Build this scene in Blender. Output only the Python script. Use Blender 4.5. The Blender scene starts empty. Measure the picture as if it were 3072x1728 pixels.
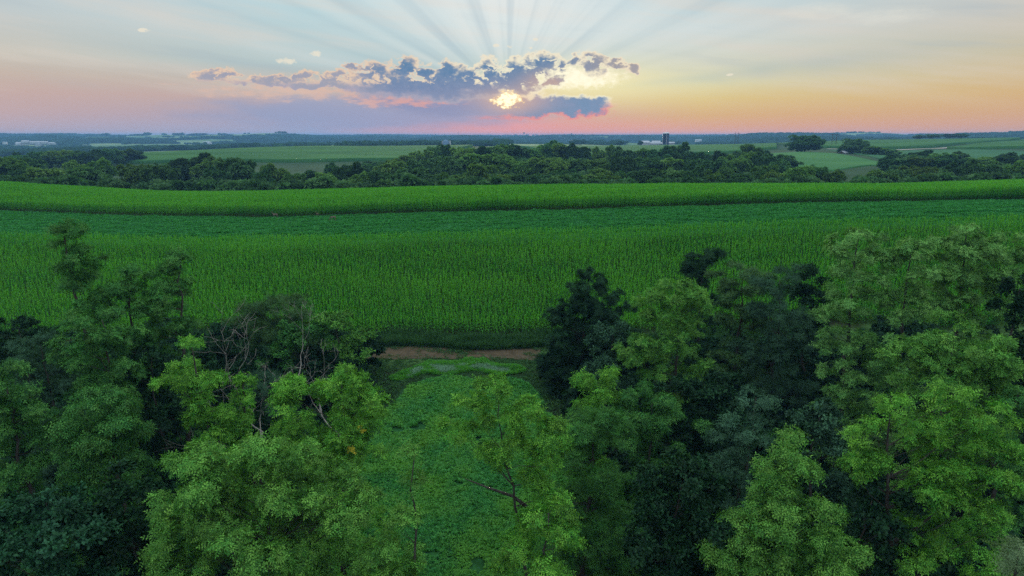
import bpy, math
import numpy as np
from mathutils import Vector, Matrix

S = bpy.context.scene
COL = S.collection
R = math.radians

# ------------------------------------------------------------------ camera
CAM_Z = 26.0
PITCH = math.atan2(459.0, 2048.0)
cam = bpy.data.cameras.new('camera'); cam_o = bpy.data.objects.new('camera', cam); COL.objects.link(cam_o)
cam.lens = 24.0; cam.sensor_width = 36.0; cam.clip_start = 0.5; cam.clip_end = 60000.0
cam_o.location = (0, 0, CAM_Z); cam_o.rotation_euler = (math.pi/2 - PITCH, 0, 0)
S.camera = cam_o

def ray(px, py):
    """direction of a viewing ray of the 3072 x 1728 photograph (used to survey where things stand)"""
    a = (px - 1536.0)/2048.0; b = (864.0 - py)/2048.0
    cp, sp = math.cos(PITCH), math.sin(PITCH)
    return Vector((a, cp + b*sp, -sp + b*cp))
def at(px, py, Y):
    d = ray(px, py); t = Y/d.y
    return Vector((d.x*t, Y, CAM_Z + d.z*t))
def azel(px, py):
    d = ray(px, py).normalized()
    return math.degrees(math.atan2(d.x, d.y)), math.degrees(math.asin(d.z))

# ------------------------------------------------------------------ exposure
S.view_settings.view_transform = 'Standard'; S.view_settings.look = 'None'
S.view_settings.exposure = 0.0; S.view_settings.gamma = 1.0
S.view_settings.use_curve_mapping = False
S.render.film_transparent = False
S.cycles.max_bounces = 5; S.cycles.diffuse_bounces = 2; S.cycles.glossy_bounces = 2
S.cycles.transmission_bounces = 4; S.cycles.volume_bounces = 0; S.cycles.transparent_max_bounces = 4
S.cycles.use_adaptive_sampling = True; S.cycles.adaptive_threshold = 0.015
S.cycles.use_denoising = False

def lin(c):
    return tuple(((v/255.0)/12.92 if v/255.0 <= 0.04045 else ((v/255.0 + 0.055)/1.055)**2.4) for v in c)

# ------------------------------------------------------------------ sky and sun
SUN_PX = (1525, 297)
SUN_AZ, SUN_EL = azel(*SUN_PX)
OVERHEAD = (1.22, 1.34, 1.38)

class NG:
    """small helper that strings shader nodes together"""
    def __init__(s, nt): s.nt = nt
    def n(s, t, **kw):
        x = s.nt.nodes.new(t)
        for k, v in kw.items(): setattr(x, k, v)
        return x
    def put(s, sock, v):
        if hasattr(v, 'is_linked') or isinstance(v, bpy.types.NodeSocket): s.nt.links.new(v, sock)
        elif v is not None: sock.default_value = v
    def m(s, op, a, b=None, c=None, clamp=False):
        x = s.n('ShaderNodeMath', operation=op, use_clamp=clamp)
        for i, v in enumerate((a, b, c)): s.put(x.inputs[i], v)
        return x.outputs[0]
    def v(s, op, a, b=None, c=None):
        x = s.n('ShaderNodeVectorMath', operation=op)
        for i, v in enumerate((a, b, c)): s.put(x.inputs[i], v)
        return x.outputs['Value'] if op in ('DOT_PRODUCT', 'LENGTH') else x.outputs[0]
    def comb(s, x, y, z=0.0):
        n = s.n('ShaderNodeCombineXYZ')
        for i, v in enumerate((x, y, z)): s.put(n.inputs[i], v)
        return n.outputs[0]
    def rng(s, val, a, b, c=0.0, d=1.0, smooth=True):
        n = s.n('ShaderNodeMapRange', interpolation_type='SMOOTHSTEP' if smooth else 'LINEAR', clamp=True)
        for i, v in enumerate((val, a, b, c, d)): s.put(n.inputs[i], v)
        return n.outputs[0]
    def mix(s, f, a, b, mode='MIX'):
        n = s.n('ShaderNodeMix', data_type='RGBA', blend_type=mode); n.clamp_factor = True
        s.put(n.inputs[0], f)
        for i, v in ((6, a), (7, b)):
            if isinstance(v, tuple) and len(v) == 3: v = v + (1.0,)
            s.put(n.inputs[i], v)
        return n.outputs[2]
    def ramp(s, f, stops, interp='LINEAR'):
        n = s.n('ShaderNodeValToRGB'); r = n.color_ramp; r.interpolation = interp
        while len(r.elements) < len(stops): r.elements.new(1.0)
        for e, (p, c) in zip(r.elements, stops):
            e.position = p; e.color = tuple(c) + (1.0,)
        s.put(n.inputs[0], f)
        return n.outputs[0]
    def noise(s, vec, scale=1.0, detail=4.0, rough=0.55, dist=0.0, dim='3D', out=0):
        n = s.n('ShaderNodeTexNoise', noise_dimensions=dim)
        s.put(n.inputs['Vector'] if dim != '1D' else n.inputs['W'], vec)
        n.inputs['Scale'].default_value = scale; n.inputs['Detail'].default_value = detail
        n.inputs['Roughness'].default_value = rough; n.inputs['Distortion'].default_value = dist
        return n.outputs[out]

def build_world():
    w = bpy.data.worlds.new('World'); S.world = w; w.use_nodes = True
    nt = w.node_tree; nt.nodes.clear(); g = NG(nt)
    tc = g.n('ShaderNodeTexCoord')
    sx = g.n('ShaderNodeSeparateXYZ'); nt.links.new(tc.outputs['Generated'], sx.inputs[0])
    az = g.m('MULTIPLY', g.m('ARCTAN2', sx.outputs[0], sx.outputs[1]), 57.29578)
    el = g.m('MULTIPLY', g.m('ARCSINE', sx.outputs[2]), 57.29578)
    # ---- twilight gradient: colour by elevation for five bearings
    ELS = [0, .7, 1.5, 2.8, 4.0, 5.3, 7.8, 10.3]
    cols = {
     -36: [(182,170,186),(188,172,184),(197,172,174),(201,174,168),(203,185,172),(203,199,187),(198,206,206),(192,207,214)],
     -16: [(166,170,198),(164,168,197),(175,166,186),(199,176,172),(196,190,182),(184,204,206),(188,212,216),(192,220,226)],
       0: [(244,168,162),(238,163,164),(215,165,174),(212,182,160),(205,205,190),(180,205,210),(204,224,226),(224,232,232)],
      15: [(232,170,158),(226,172,144),(222,180,132),(224,200,140),(224,219,180),(216,217,200),(210,221,220),(188,217,225)],
      36: [(208,166,158),(214,168,148),(216,174,138),(217,183,132),(213,190,145),(207,197,168),(206,203,194),(201,205,204)],
    }
    f = g.m('DIVIDE', el, 40.0, clamp=True)
    def col_ramp(c):
        st = [(e/40.0, lin(x)) for e, x in zip(ELS, c)]
        st += [(15.0/40, tuple(0.45*a + 0.55*b for a, b in zip(lin(c[-1]), OVERHEAD))), (28.0/40, OVERHEAD)]
        return g.ramp(f, st)
    keys = sorted(cols)
    sky = col_ramp(cols[keys[0]])
    for a, b in zip(keys, keys[1:]):
        sky = g.mix(g.rng(az, float(a), float(b), smooth=False), sky, col_ramp(cols[b]))
    back = [(112,116,140),(114,117,140),(118,118,140),(126,122,142),(132,130,146),(140,142,156),(152,158,170),(164,174,186)]
    sky = g.mix(g.rng(g.m('ABSOLUTE', az), 42.0, 120.0), sky, col_ramp(back))
    plain = sky
    # ---- faint streaks of high cirrus
    uv = g.comb(az, el)
    cir = g.noise(g.v('MULTIPLY', g.v('ADD', uv, g.comb(0.0, g.m('MULTIPLY', az, 0.12))), (0.05, 0.5, 0.0)), 1.0, 4, .55)
    cirf = g.m('MULTIPLY', g.rng(cir, .44, .70), g.rng(el, 1.2, 5.0, 0.0, 0.5))
    sky = g.mix(cirf, sky, lin((226, 214, 202)))
    cir2 = g.m('MULTIPLY', g.rng(cir, .46, .28), g.rng(el, 2.0, 5.0, 0.0, 0.35))
    sky = g.mix(cir2, sky, lin((168, 186, 196)))
    # ---- glow round the hidden sun
    def ell(px, py, rx, ry):
        a, e = azel(px, py); k = 2048.0*math.cos(R(12))
        sa, se = math.degrees(rx/k), math.degrees(ry/k)
        q = g.v('MULTIPLY_ADD', uvw, (1/sa, 1/se, 0), (-a/sa, -e/se, 0))
        return g.v('DOT_PRODUCT', q, q)
    uvw = uv
    def gauss(px, py, rx, ry): return g.m('POWER', 2.71828, g.m('MULTIPLY', ell(px, py, rx, ry), -1.0))
    # ---- crepuscular rays: brightness by bearing round the sun
    du = g.m('SUBTRACT', az, SUN_AZ); dv = g.m('SUBTRACT', el, SUN_EL)
    th = g.m('ARCTAN2', dv, du); rr = g.m('SQRT', g.m('ADD', g.m('MULTIPLY', du, du), g.m('MULTIPLY', dv, dv)))
    rn = g.noise(g.m('ADD', g.m('MULTIPLY', th, 4.8), 5.15), 1.0, 2.4, .55, dim='1D')
    rbr = g.noise(g.v('MULTIPLY', uv, (.11, .16, 0.0)), 1.0, 2, .5)
    rf = g.rng(rn, .26, .72, -1.0, 1.0, smooth=False)
    rm = g.m('MULTIPLY', g.rng(rr, 1.5, 4.0), g.rng(rr, 42.0, 10.0))
    rm = g.m('MULTIPLY', rm, g.rng(el, 14.0, 9.0))
    rm = g.m('MULTIPLY', rm, g.rng(dv, 0.4, 1.6))
    ray_f = g.m('MULTIPLY', g.m('MULTIPLY', rf, rm), g.rng(rbr, .34, .58, .55, 1.0))
    dark = g.m('MULTIPLY', g.m('MAXIMUM', g.m('MULTIPLY', ray_f, -1.0), 0.0), 0.56)
    lite = g.m('MULTIPLY', g.m('MAXIMUM', ray_f, 0.0), 0.32)
    sky = g.mix(dark, sky, lin((140, 176, 194)))
    sky = g.mix(lite, sky, lin((238, 238, 232)))
    sky = g.mix(g.m('MULTIPLY', gauss(1745, 250, 270, 62), 0.85), sky, lin((252, 240, 178)))
    sky = g.mix(g.m('MULTIPLY', gauss(1560, 60, 330, 120), 0.45), sky, lin((240, 242, 238)))
    # ---- soft lavender veil low over the horizon
    nz = g.noise(g.v('MULTIPLY', uv, (0.22, 0.9, 0.0)), 1.0, 5, .6)
    wob = g.m('MULTIPLY', g.m('SUBTRACT', nz, .5), 1.6)
    def soft(e, lo, hi): return g.rng(g.m('ADD', e, wob), hi, lo)
    veil = g.m('MULTIPLY', soft(ell(1120, 338, 520, 52), .15, 1.25), .75)
    sky = g.mix(veil, sky, lin((150, 164, 198)))
    veil2 = g.m('MULTIPLY', soft(ell(1330, 300, 260, 48), .1, 1.2), .85)
    sky = g.mix(veil2, sky, lin((146, 152, 186)))
    # ---- salmon wisps lit from below
    wn = g.noise(g.v('MULTIPLY', uv, (0.75, 2.6, 0.0)), 1.0, 5, .64)
    wm = g.m('MINIMUM', g.m('MINIMUM', ell(1190, 298, 215, 30), ell(930, 268, 330, 36)), ell(1330, 300, 40, 16))
    wf = g.m('MULTIPLY', g.rng(g.m('ADD', g.m('SUBTRACT', 1.0, wm), g.m('MULTIPLY', g.m('SUBTRACT', wn, .5), 4.5)), .15, 1.4), .72)
    wcol = g.mix(g.rng(az, -17.0, -6.0), lin((228, 192, 174)), lin((240, 172, 156)))
    sky = g.mix(wf, sky, wcol)
    rim_pink = g.m('MULTIPLY', g.rng(ell(1640, 352, 260, 10), 1.0, .2), g.rng(wn, .42, .62))
    sky = g.mix(g.m('MULTIPLY', rim_pink, .7), sky, lin((244, 150, 142)))
    # ---- cumulus bank: union of puffs broken up by noise; thin edges glow, thick middles are blue
    warp = g.noise(g.v('MULTIPLY', uv, (0.9, 1.4, 0.0)), 1.0, 5, .56, 0.0, out=1)
    wv = g.v('MULTIPLY', g.v('SUBTRACT', warp, (.5, .5, .5)), (2.2, 1.5, 0.0))
    uvw = g.v('ADD', uv, wv)
    puffs = [(1115,222,62,28),(1160,250,110,30),(1290,252,150,30),(1420,252,130,32),(1540,240,90,36),(1215,205,44,24),(1278,226,34,24),(1245,256,112,26),(1345,218,44,28),(1405,240,66,30),
             (1330,266,120,26),(1463,216,40,30),(1445,258,86,24),(1545,214,44,30),(1560,248,72,34),(1625,190,60,24),(1605,224,52,36),
             (1690,198,16,18),(1722,180,20,14),(1785,192,42,26),(1850,190,26,18),(1902,200,24,12),(1655,243,46,11),
             (655,228,64,12),(740,243,50,7),(830,240,72,11),(905,229,50,13),(1005,241,80,11),(1012,221,22,12),(1052,195,27,8),(960,256,90,8)]
    d = None
    for q in puffs:
        e = ell(q[0], q[1], q[2]*1.06, q[3]*1.22); d = e if d is None else g.m('MINIMUM', d, e)
    fine = g.noise(g.v('MULTIPLY', uv, (1.9, 2.6, 0.0)), 1.0, 6, .64)
    gap = g.noise(g.v('ADD', g.v('MULTIPLY', uvw, (.62, 1.15, 0.0)), (4.2, 1.7, 0.0)), 1.0, 4, .6)
    den = g.m('ADD', g.m('SUBTRACT', 1.0, d), g.m('MULTIPLY', g.m('SUBTRACT', fine, .5), 1.25))
    gapf = g.m('MULTIPLY', g.rng(gap, .50, .64, 0.0, 1.05), g.rng(el, 3.2, 4.4))
    den = g.m('SUBTRACT', den, gapf)
    # flat-topped wedge right of the sun: bounded above, below and at its ragged tip
    a0, e0 = azel(1600, 310); kx = 100.0/(azel(1650, 310)[0] - azel(1550, 310)[0]); ky = 100.0/(azel(1600, 260)[1] - azel(1600, 360)[1])
    sxy = g.n('ShaderNodeSeparateXYZ'); g.put(sxy.inputs[0], uvw)
    X = g.m('MULTIPLY_ADD', sxy.outputs[0], kx, 1600 - a0*kx); Yp = g.m('MULTIPLY_ADD', sxy.outputs[1], -ky, 310 + e0*ky)
    top = g.m('DIVIDE', g.m('SUBTRACT', Yp, g.m('MULTIPLY_ADD', X, .075, 268 - 1540*.075)), 26.0)
    bot = g.m('DIVIDE', g.m('SUBTRACT', g.m('MULTIPLY_ADD', X, -.050, 372 + 1290*.050), Yp), 20.0)
    tip = g.m('DIVIDE', g.m('SUBTRACT', 1840.0, X), 60.0); lft = g.m('DIVIDE', g.m('SUBTRACT', X, 1400.0), 200.0)
    den2 = g.m('MINIMUM', g.m('MINIMUM', top, bot), tip)
    den2 = g.m('ADD', den2, g.m('MULTIPLY', g.m('SUBTRACT', fine, .5), .7))
    fine2 = g.noise(g.v('MULTIPLY', uv, (3.6, 5.2, 0.0)), 1.0, 5, .6)
    hole = g.m('SUBTRACT', 1.0, ell(1524, 297, 44, 21))
    hole_in = g.m('ADD', hole, g.m('ADD', g.m('MULTIPLY', g.m('SUBTRACT', fine2, .5), 1.8), g.m('MULTIPLY', g.m('SUBTRACT', fine, .5), 2.4)))
    hole = g.rng(hole_in, -.15, .5)
    uvw = uv
    near = gauss(1620, 240, 330, 120)
    rimc = g.mix(near, lin((238, 206, 178)), (1.0, 0.94, 0.70))
    under = g.m('MULTIPLY', g.rng(el, 4.25, 3.55), g.rng(az, -.4, -1.6))
    rimc = g.mix(g.m('MULTIPLY', under, .85), rimc, lin((158, 160, 188)))
    bodyc = g.mix(g.rng(el, 5.6, 3.0), lin((92, 134, 172)), lin((128, 144, 178)))
    bodyc = g.mix(g.rng(az, 2.0, 9.5), bodyc, lin((172, 164, 164)))
    bodyc = g.mix(g.rng(az, -9.0, -14.0), bodyc, lin((166, 166, 180)))
    bodyc = g.mix(g.m('MULTIPLY', gauss(1640, 250, 70, 34), .8), bodyc, lin((214, 178, 158)))
    lensc = g.mix(g.rng(az, -2.0, 6.0), lin((132, 146, 182)), lin((120, 150, 182)))
    lensc = g.mix(g.rng(gap, .3, .7, 0.0, .35), lensc, lin((160, 158, 186)))
    bodyc = g.mix(g.rng(fine, .35, .7, 0.0, .30), bodyc, lin((160, 166, 188)))
    lensc = g.mix(g.m('MULTIPLY', gauss(1500, 300, 110, 40), .7), lensc, lin((196, 168, 172)))
    br = g.rng(g.m('ADD', g.m('SUBTRACT', 1.0, ell(1728, 233, 160, 38)), g.m('MULTIPLY', g.m('SUBTRACT', fine, .5), 2.2)), .0, 1.1)
    sky = g.mix(br, sky, (1.12, 1.05, .80))
    # lens first, the cumulus in front
    a2 = g.m('MULTIPLY', g.rng(den2, -.05, .40), g.rng(lft, 0.0, 1.0)); th2 = g.rng(den2, .15, .75)
    rim2 = g.mix(g.rng(el, 1.9, 3.0), lin((240, 150, 148)), (1.0, .93, .66))
    sky = g.mix(a2, sky, g.mix(th2, rim2, lensc))
    a1 = g.rng(den, -.45, .30); th1 = g.rng(den, .05, .85)
    sky = g.mix(a1, sky, g.mix(th1, rimc, bodyc))
    sky = g.mix(g.m('MULTIPLY', gauss(1530, 300, 95, 34), .45), sky, lin((252, 200, 150)))
    sky = g.mix(hole, sky, g.mix(g.rng(hole_in, .0, .9), (1.0, .66, .30), (1.35, 1.25, .85)))
    # ---- stray fair-weather scraps
    small = None
    for q in [(862,184,30,11),(948,161,20,9),(432,90,17,6),(1490,136,14,6),(1527,140,12,6),(1607,118,9,6),(1592,144,8,4),(2190,224,12,4)]:
        e = ell(*q); small = e if small is None else g.m('MINIMUM', small, e)
    sf = g.rng(g.m('ADD', g.m('SUBTRACT', 1.0, small), g.m('MULTIPLY', g.m('SUBTRACT', fine, .5), 3.0)), .2, .9)
    sky = g.mix(g.m('MULTIPLY', sf, .75), sky, lin((244, 234, 212)))
    soft_s = g.m('MINIMUM', ell(2460, 34, 90, 22), ell(2660, 50, 100, 20))
    sky = g.mix(g.m('MULTIPLY', g.rng(g.m('ADD', g.m('SUBTRACT', 1.0, soft_s), g.m('MULTIPLY', g.m('SUBTRACT', wn, .5), 2.5)), -.3, 1.4), .40), sky, lin((234, 232, 220)))
    # the clouded part of the sky is only worked out where clouds stand (low, towards the sunset)
    bg = g.n('ShaderNodeBackground'); g.put(bg.inputs[0], sky); bg.inputs[1].default_value = 0.96
    bp = g.n('ShaderNodeBackground'); g.put(bp.inputs[0], plain); bp.inputs[1].default_value = 1.0
    ns = g.n('ShaderNodeTexSky', sky_type='NISHITA', sun_disc=False)
    ns.sun_elevation = R(SUN_EL); ns.sun_rotation = R(SUN_AZ); ns.air_density = 1.0; ns.dust_density = 1.5; ns.altitude = 250.0
    bn = g.n('ShaderNodeBackground'); g.put(bn.inputs[0], ns.outputs[0]); bn.inputs[1].default_value = 0.05
    hi = g.n('ShaderNodeAddShader'); nt.links.new(bp.outputs[0], hi.inputs[0]); nt.links.new(bn.outputs[0], hi.inputs[1])
    m1 = g.n('ShaderNodeMixShader'); g.put(m1.inputs[0], g.rng(el, 16.0, 45.0)); nt.links.new(bp.outputs[0], m1.inputs[1]); nt.links.new(hi.outputs[0], m1.inputs[2])
    low = g.m('MULTIPLY', g.m('MULTIPLY', g.rng(el, 15.0, 11.0), g.rng(el, -1.0, -0.2)), g.rng(g.m('ABSOLUTE', az), 56.0, 46.0))
    m2 = g.n('ShaderNodeMixShader'); g.put(m2.inputs[0], low); nt.links.new(m1.outputs[0], m2.inputs[1]); nt.links.new(bg.outputs[0], m2.inputs[2])
    out = g.n('ShaderNodeOutputWorld'); nt.links.new(m2.outputs[0], out.inputs[0])
    w.cycles.sampling_method = 'MANUAL'; w.cycles.sample_map_resolution = 512
build_world()

sun = bpy.data.lights.new('sun', 'SUN'); sun_o = bpy.data.objects.new('sun', sun); COL.objects.link(sun_o)
sun.energy = 1.5; sun.angle = R(12.0); sun.color = (1.0, 0.84, 0.60)
sd = Vector((math.sin(R(SUN_AZ))*math.cos(R(SUN_EL)), math.cos(R(SUN_AZ))*math.cos(R(SUN_EL)), math.sin(R(SUN_EL))))
sun_o.rotation_euler = (-sd).to_track_quat('-Z', 'Y').to_euler()

# ------------------------------------------------------------------ helpers
rs = np.random.RandomState(7)
MAT = {}
def tag(o, label=None, cat=None, group=None, kind=None):
    if label: o['label'] = label
    if cat: o['category'] = cat
    if group: o['group'] = group
    if kind: o['kind'] = kind
    return o
def empty(name, loc):
    o = bpy.data.objects.new(name, None); COL.objects.link(o); o.location = loc; o.empty_display_size = 0.5
    return o
def link(name, me, parent=None, mat=None, col=None):
    if mat is not None and not me.materials: me.materials.append(MAT[mat])
    o = bpy.data.objects.new(name, me); (col or COL).objects.link(o)
    if parent: o.parent = parent
    return o
def np_mesh(name, V, F, attrs=None, smooth=False):
    """V (n,3), F (m,k) with k equal for all faces"""
    V = np.ascontiguousarray(V, np.float32); F = np.ascontiguousarray(F, np.int32)
    me = bpy.data.meshes.new(name); m, k = F.shape
    me.vertices.add(len(V)); me.vertices.foreach_set('co', V.ravel())
    me.loops.add(m*k); me.loops.foreach_set('vertex_index', F.ravel())
    me.polygons.add(m); me.polygons.foreach_set('loop_start', np.arange(0, m*k, k, dtype=np.int32))
    me.polygons.foreach_set('loop_total', np.full(m, k, np.int32))
    if smooth: me.polygons.foreach_set('use_smooth', np.ones(m, bool))
    for an, (dom, typ, val) in (attrs or {}).items():
        a = me.attributes.new(an, typ, dom)
        a.data.foreach_set('value' if typ in ('FLOAT', 'INT') else ('vector' if typ == 'FLOAT_VECTOR' else 'color'), np.ascontiguousarray(val).ravel())
    me.update(calc_edges=True)
    return me
class MB:
    """collects boxes, tubes, prisms into one mesh"""
    def __init__(s): s.v = []; s.f = []
    def add(s, V, F):
        o = len(s.v); s.v += [tuple(x) for x in V]; s.f += [tuple(i + o for i in f) for f in F]; return s
    def box(s, c, d, rz=0.0):
        x, y, z = (q/2 for q in d); ca, sa = math.cos(rz), math.sin(rz)
        V = []
        for a in (-x, x):
            for b in (-y, y):
                for e in (-z, z): V.append((c[0] + a*ca - b*sa, c[1] + a*sa + b*ca, c[2] + e))
        return s.add(V, [(0,1,3,2),(4,6,7,5),(0,4,5,1),(2,3,7,6),(0,2,6,4),(1,5,7,3)])
    def tube(s, pts, rad, n=6, cap=True):
        pts = [Vector(p) for p in pts]; V = []; F = []
        for i, p in enumerate(pts):
            d = (pts[min(i+1, len(pts)-1)] - pts[max(i-1, 0)])
            if d.length < 1e-6: d = Vector((0, 0, 1))
            d.normalize(); u = d.cross(Vector((0, 0, 1)) if abs(d.z) < .92 else Vector((1, 0, 0))).normalized(); w = d.cross(u)
            for k in range(n):
                t = 2*math.pi*k/n; V.append(p + (u*math.cos(t) + w*math.sin(t))*rad[i])
        for i in range(len(pts)-1):
            for k in range(n): F.append((i*n+k, i*n+(k+1) % n, (i+1)*n+(k+1) % n, (i+1)*n+k))
        if cap: F.append(tuple(range(n))[::-1]); F.append(tuple((len(pts)-1)*n + k for k in range(n)))
        return s.add(V, F)
    def lathe(s, c, prof, n=20):
        V = []; F = []
        for r, z in prof:
            for k in range(n): t = 2*math.pi*k/n; V.append((c[0]+r*math.cos(t), c[1]+r*math.sin(t), c[2]+z))
        for i in range(len(prof)-1):
            for k in range(n): F.append((i*n+k, i*n+(k+1) % n, (i+1)*n+(k+1) % n, (i+1)*n+k))
        return s.add(V, F)
    def mesh(s, name, smooth=False):
        me = bpy.data.meshes.new(name); me.from_pydata(s.v, [], s.f)
        if smooth:
            for p in me.polygons: p.use_smooth = True
        me.update(); return me
    def build(s, name, mat, parent=None, smooth=False): return link(name, s.mesh(name, smooth), parent, mat)

def new_mat(name):
    m = bpy.data.materials.new(name); m.use_nodes = True; m.node_tree.nodes.clear(); MAT[name] = m
    g = NG(m.node_tree); g.out = g.n('ShaderNodeOutputMaterial'); return g
def finish(g, sh): g.nt.links.new(sh, g.out.inputs[0])
def leaf_mat(name, c1, c2, trans=.35, var=.25, tcol=None, patch=0.0, gloss=.008, pcol=(1.25, 1.12, .9), pscale=(.03, .16, 0)):
    """foliage: colour varies from leaf to leaf and from plant to plant; part of the light passes through"""
    g = new_mat(name)
    at_ = g.n('ShaderNodeAttribute', attribute_name='tint'); oi = g.n('ShaderNodeObjectInfo')
    c = g.mix(at_.outputs['Fac'], c1, c2)
    hv = g.n('ShaderNodeHueSaturation'); g.put(hv.inputs['Color'], c)
    g.put(hv.inputs['Value'], g.rng(oi.outputs['Random'], 0.0, 1.0, 1-var, 1+var, smooth=False))
    g.put(hv.inputs['Hue'], g.rng(g.m('FRACT', g.m('MULTIPLY', oi.outputs['Random'], 7.3)), 0.0, 1.0, .488, .512, smooth=False))
    c = hv.outputs[0]
    if patch:
        nz = g.noise(g.v('MULTIPLY', oi.outputs['Location'], pscale), 1.0, 5, .65)
        c = g.mix(g.rng(nz, .38, .66, 0.0, patch), c, tuple(x*y for x, y in zip(c2, pcol)))
    df = g.n('ShaderNodeBsdfDiffuse'); g.put(df.inputs[0], c)
    tr = g.n('ShaderNodeBsdfTranslucent')
    g.put(tr.inputs[0], g.mix(1.0, c, (tcol or (1.02, 1.15, .5)), 'MULTIPLY'))
    mx = g.n('ShaderNodeMixShader'); mx.inputs[0].default_value = trans
    g.nt.links.new(df.outputs[0], mx.inputs[1]); g.nt.links.new(tr.outputs[0], mx.inputs[2])
    sh = mx.outputs[0]
    if gloss:
        gl = g.n('ShaderNodeBsdfGlossy'); gl.inputs['Roughness'].default_value = .45
        m2 = g.n('ShaderNodeMixShader'); m2.inputs[0].default_value = gloss
        g.nt.links.new(sh, m2.inputs[1]); g.nt.links.new(gl.outputs[0], m2.inputs[2]); sh = m2.outputs[0]
    finish(g, sh)
def noise_mat(name, c1, c2, scale=1.0, rough=.9, bump=0.0, vec=(1, 1, 1), metal=0.0, spec=.2, detail=6):
    g = new_mat(name); tc = g.n('ShaderNodeNewGeometry')
    q = g.v('MULTIPLY', tc.outputs['Position'], vec)
    nz = g.noise(q, scale, detail, .62)
    p = g.n('ShaderNodeBsdfPrincipled'); g.put(p.inputs['Base Color'], g.mix(g.rng(nz, .3, .7), c1, c2))
    p.inputs['Roughness'].default_value = rough; p.inputs['Metallic'].default_value = metal
    p.inputs['Specular IOR Level'].default_value = spec
    if bump:
        b = g.n('ShaderNodeBump'); b.inputs['Strength'].default_value = min(1, bump); b.inputs['Distance'].default_value = .1*bump
        g.put(b.inputs['Height'], nz); g.nt.links.new(b.outputs[0], p.inputs['Normal'])
    finish(g, p.outputs[0])

# leaves (c1 darker, c2 lighter; wide var on trees imitates sheen and shade)
leaf_mat('leaf_locust',  (.034,.138,.022), (.132,.330,.056), .24, var=.48)
leaf_mat('leaf_bright',  (.036,.160,.018), (.138,.370,.044), .26, var=.48)
leaf_mat('leaf_pale',    (.050,.158,.038), (.160,.365,.092), .24, var=.48)
leaf_mat('leaf_walnut',  (.021,.108,.024), (.076,.225,.048), .22, var=.48)
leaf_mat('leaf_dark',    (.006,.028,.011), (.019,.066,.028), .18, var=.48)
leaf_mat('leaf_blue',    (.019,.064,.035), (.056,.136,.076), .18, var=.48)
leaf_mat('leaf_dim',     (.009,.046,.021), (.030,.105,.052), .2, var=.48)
leaf_mat('leaf_olive',   (.030,.092,.030), (.070,.155,.050), .22, var=.48)
leaf_mat('leaf_silver',  (.090,.165,.080), (.190,.295,.150), .25)
leaf_mat('leaf_valley',  (.034,.095,.036), (.075,.170,.056), .25, var=.40)
leaf_mat('leaf_valley_light', (.070,.160,.038), (.125,.240,.058), .28, var=.35)
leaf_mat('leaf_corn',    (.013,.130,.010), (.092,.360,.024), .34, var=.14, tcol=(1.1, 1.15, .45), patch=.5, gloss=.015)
leaf_mat('leaf_alfalfa', (.024,.185,.038), (.058,.280,.060), .25, var=.22)
leaf_mat('leaf_plot',    (.030,.185,.042), (.080,.325,.080), .26, var=.30, patch=.75, pcol=(1.7, 1.12, .6), pscale=(.22, .16, 0))
leaf_mat('leaf_grass',   (.060,.260,.032), (.140,.410,.070), .30, var=.25)
leaf_mat('leaf_lodged', (.12,.26,.17), (.24,.42,.30), .2)
leaf_mat('leaf_verge',   (.030,.100,.034), (.060,.150,.045), .25, var=.3)
leaf_mat('leaf_yellow',  (.42,.36,.03), (.60,.50,.05), .3)
leaf_mat('leaf_far',     (.018,.052,.024), (.034,.086,.030), .15, var=.3, gloss=0)
noise_mat('bark', (.026,.024,.021), (.065,.060,.054), 6.0, .95, .6, (1, 1, .3))
noise_mat('bark_pale', (.15,.145,.135), (.28,.27,.25), 5.0, .9, .3, (1, 1, .3))
noise_mat('dirt', (.042,.034,.020), (.082,.062,.036), 1.3, .95, .8)
noise_mat('gravel', (.42,.38,.33), (.55,.50,.44), 2.0, .95, .2)
noise_mat('white_metal', (.25,.29,.34), (.36,.40,.45), .6, .5, 0, (1, 1, .2))
noise_mat('grey_metal', (.34,.38,.44), (.46,.50,.56), .6, .5, 0)
noise_mat('dark_wall', (.05,.045,.04), (.09,.08,.07), 1.0, .8)
noise_mat('navy_steel', (.012,.022,.060), (.020,.036,.085), .4, .35, 0, (1, 1, .25), 0, .4)
noise_mat('pale_concrete', (.52,.54,.58), (.68,.70,.74), .8, .8)
noise_mat('blue_steel', (.07,.14,.24), (.10,.19,.30), .5, .5)
noise_mat('pole_wood', (.045,.036,.030), (.08,.065,.05), 2.0, .9)
noise_mat('deer_coat', (.095,.078,.058), (.14,.112,.084), 9.0, .9)

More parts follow.
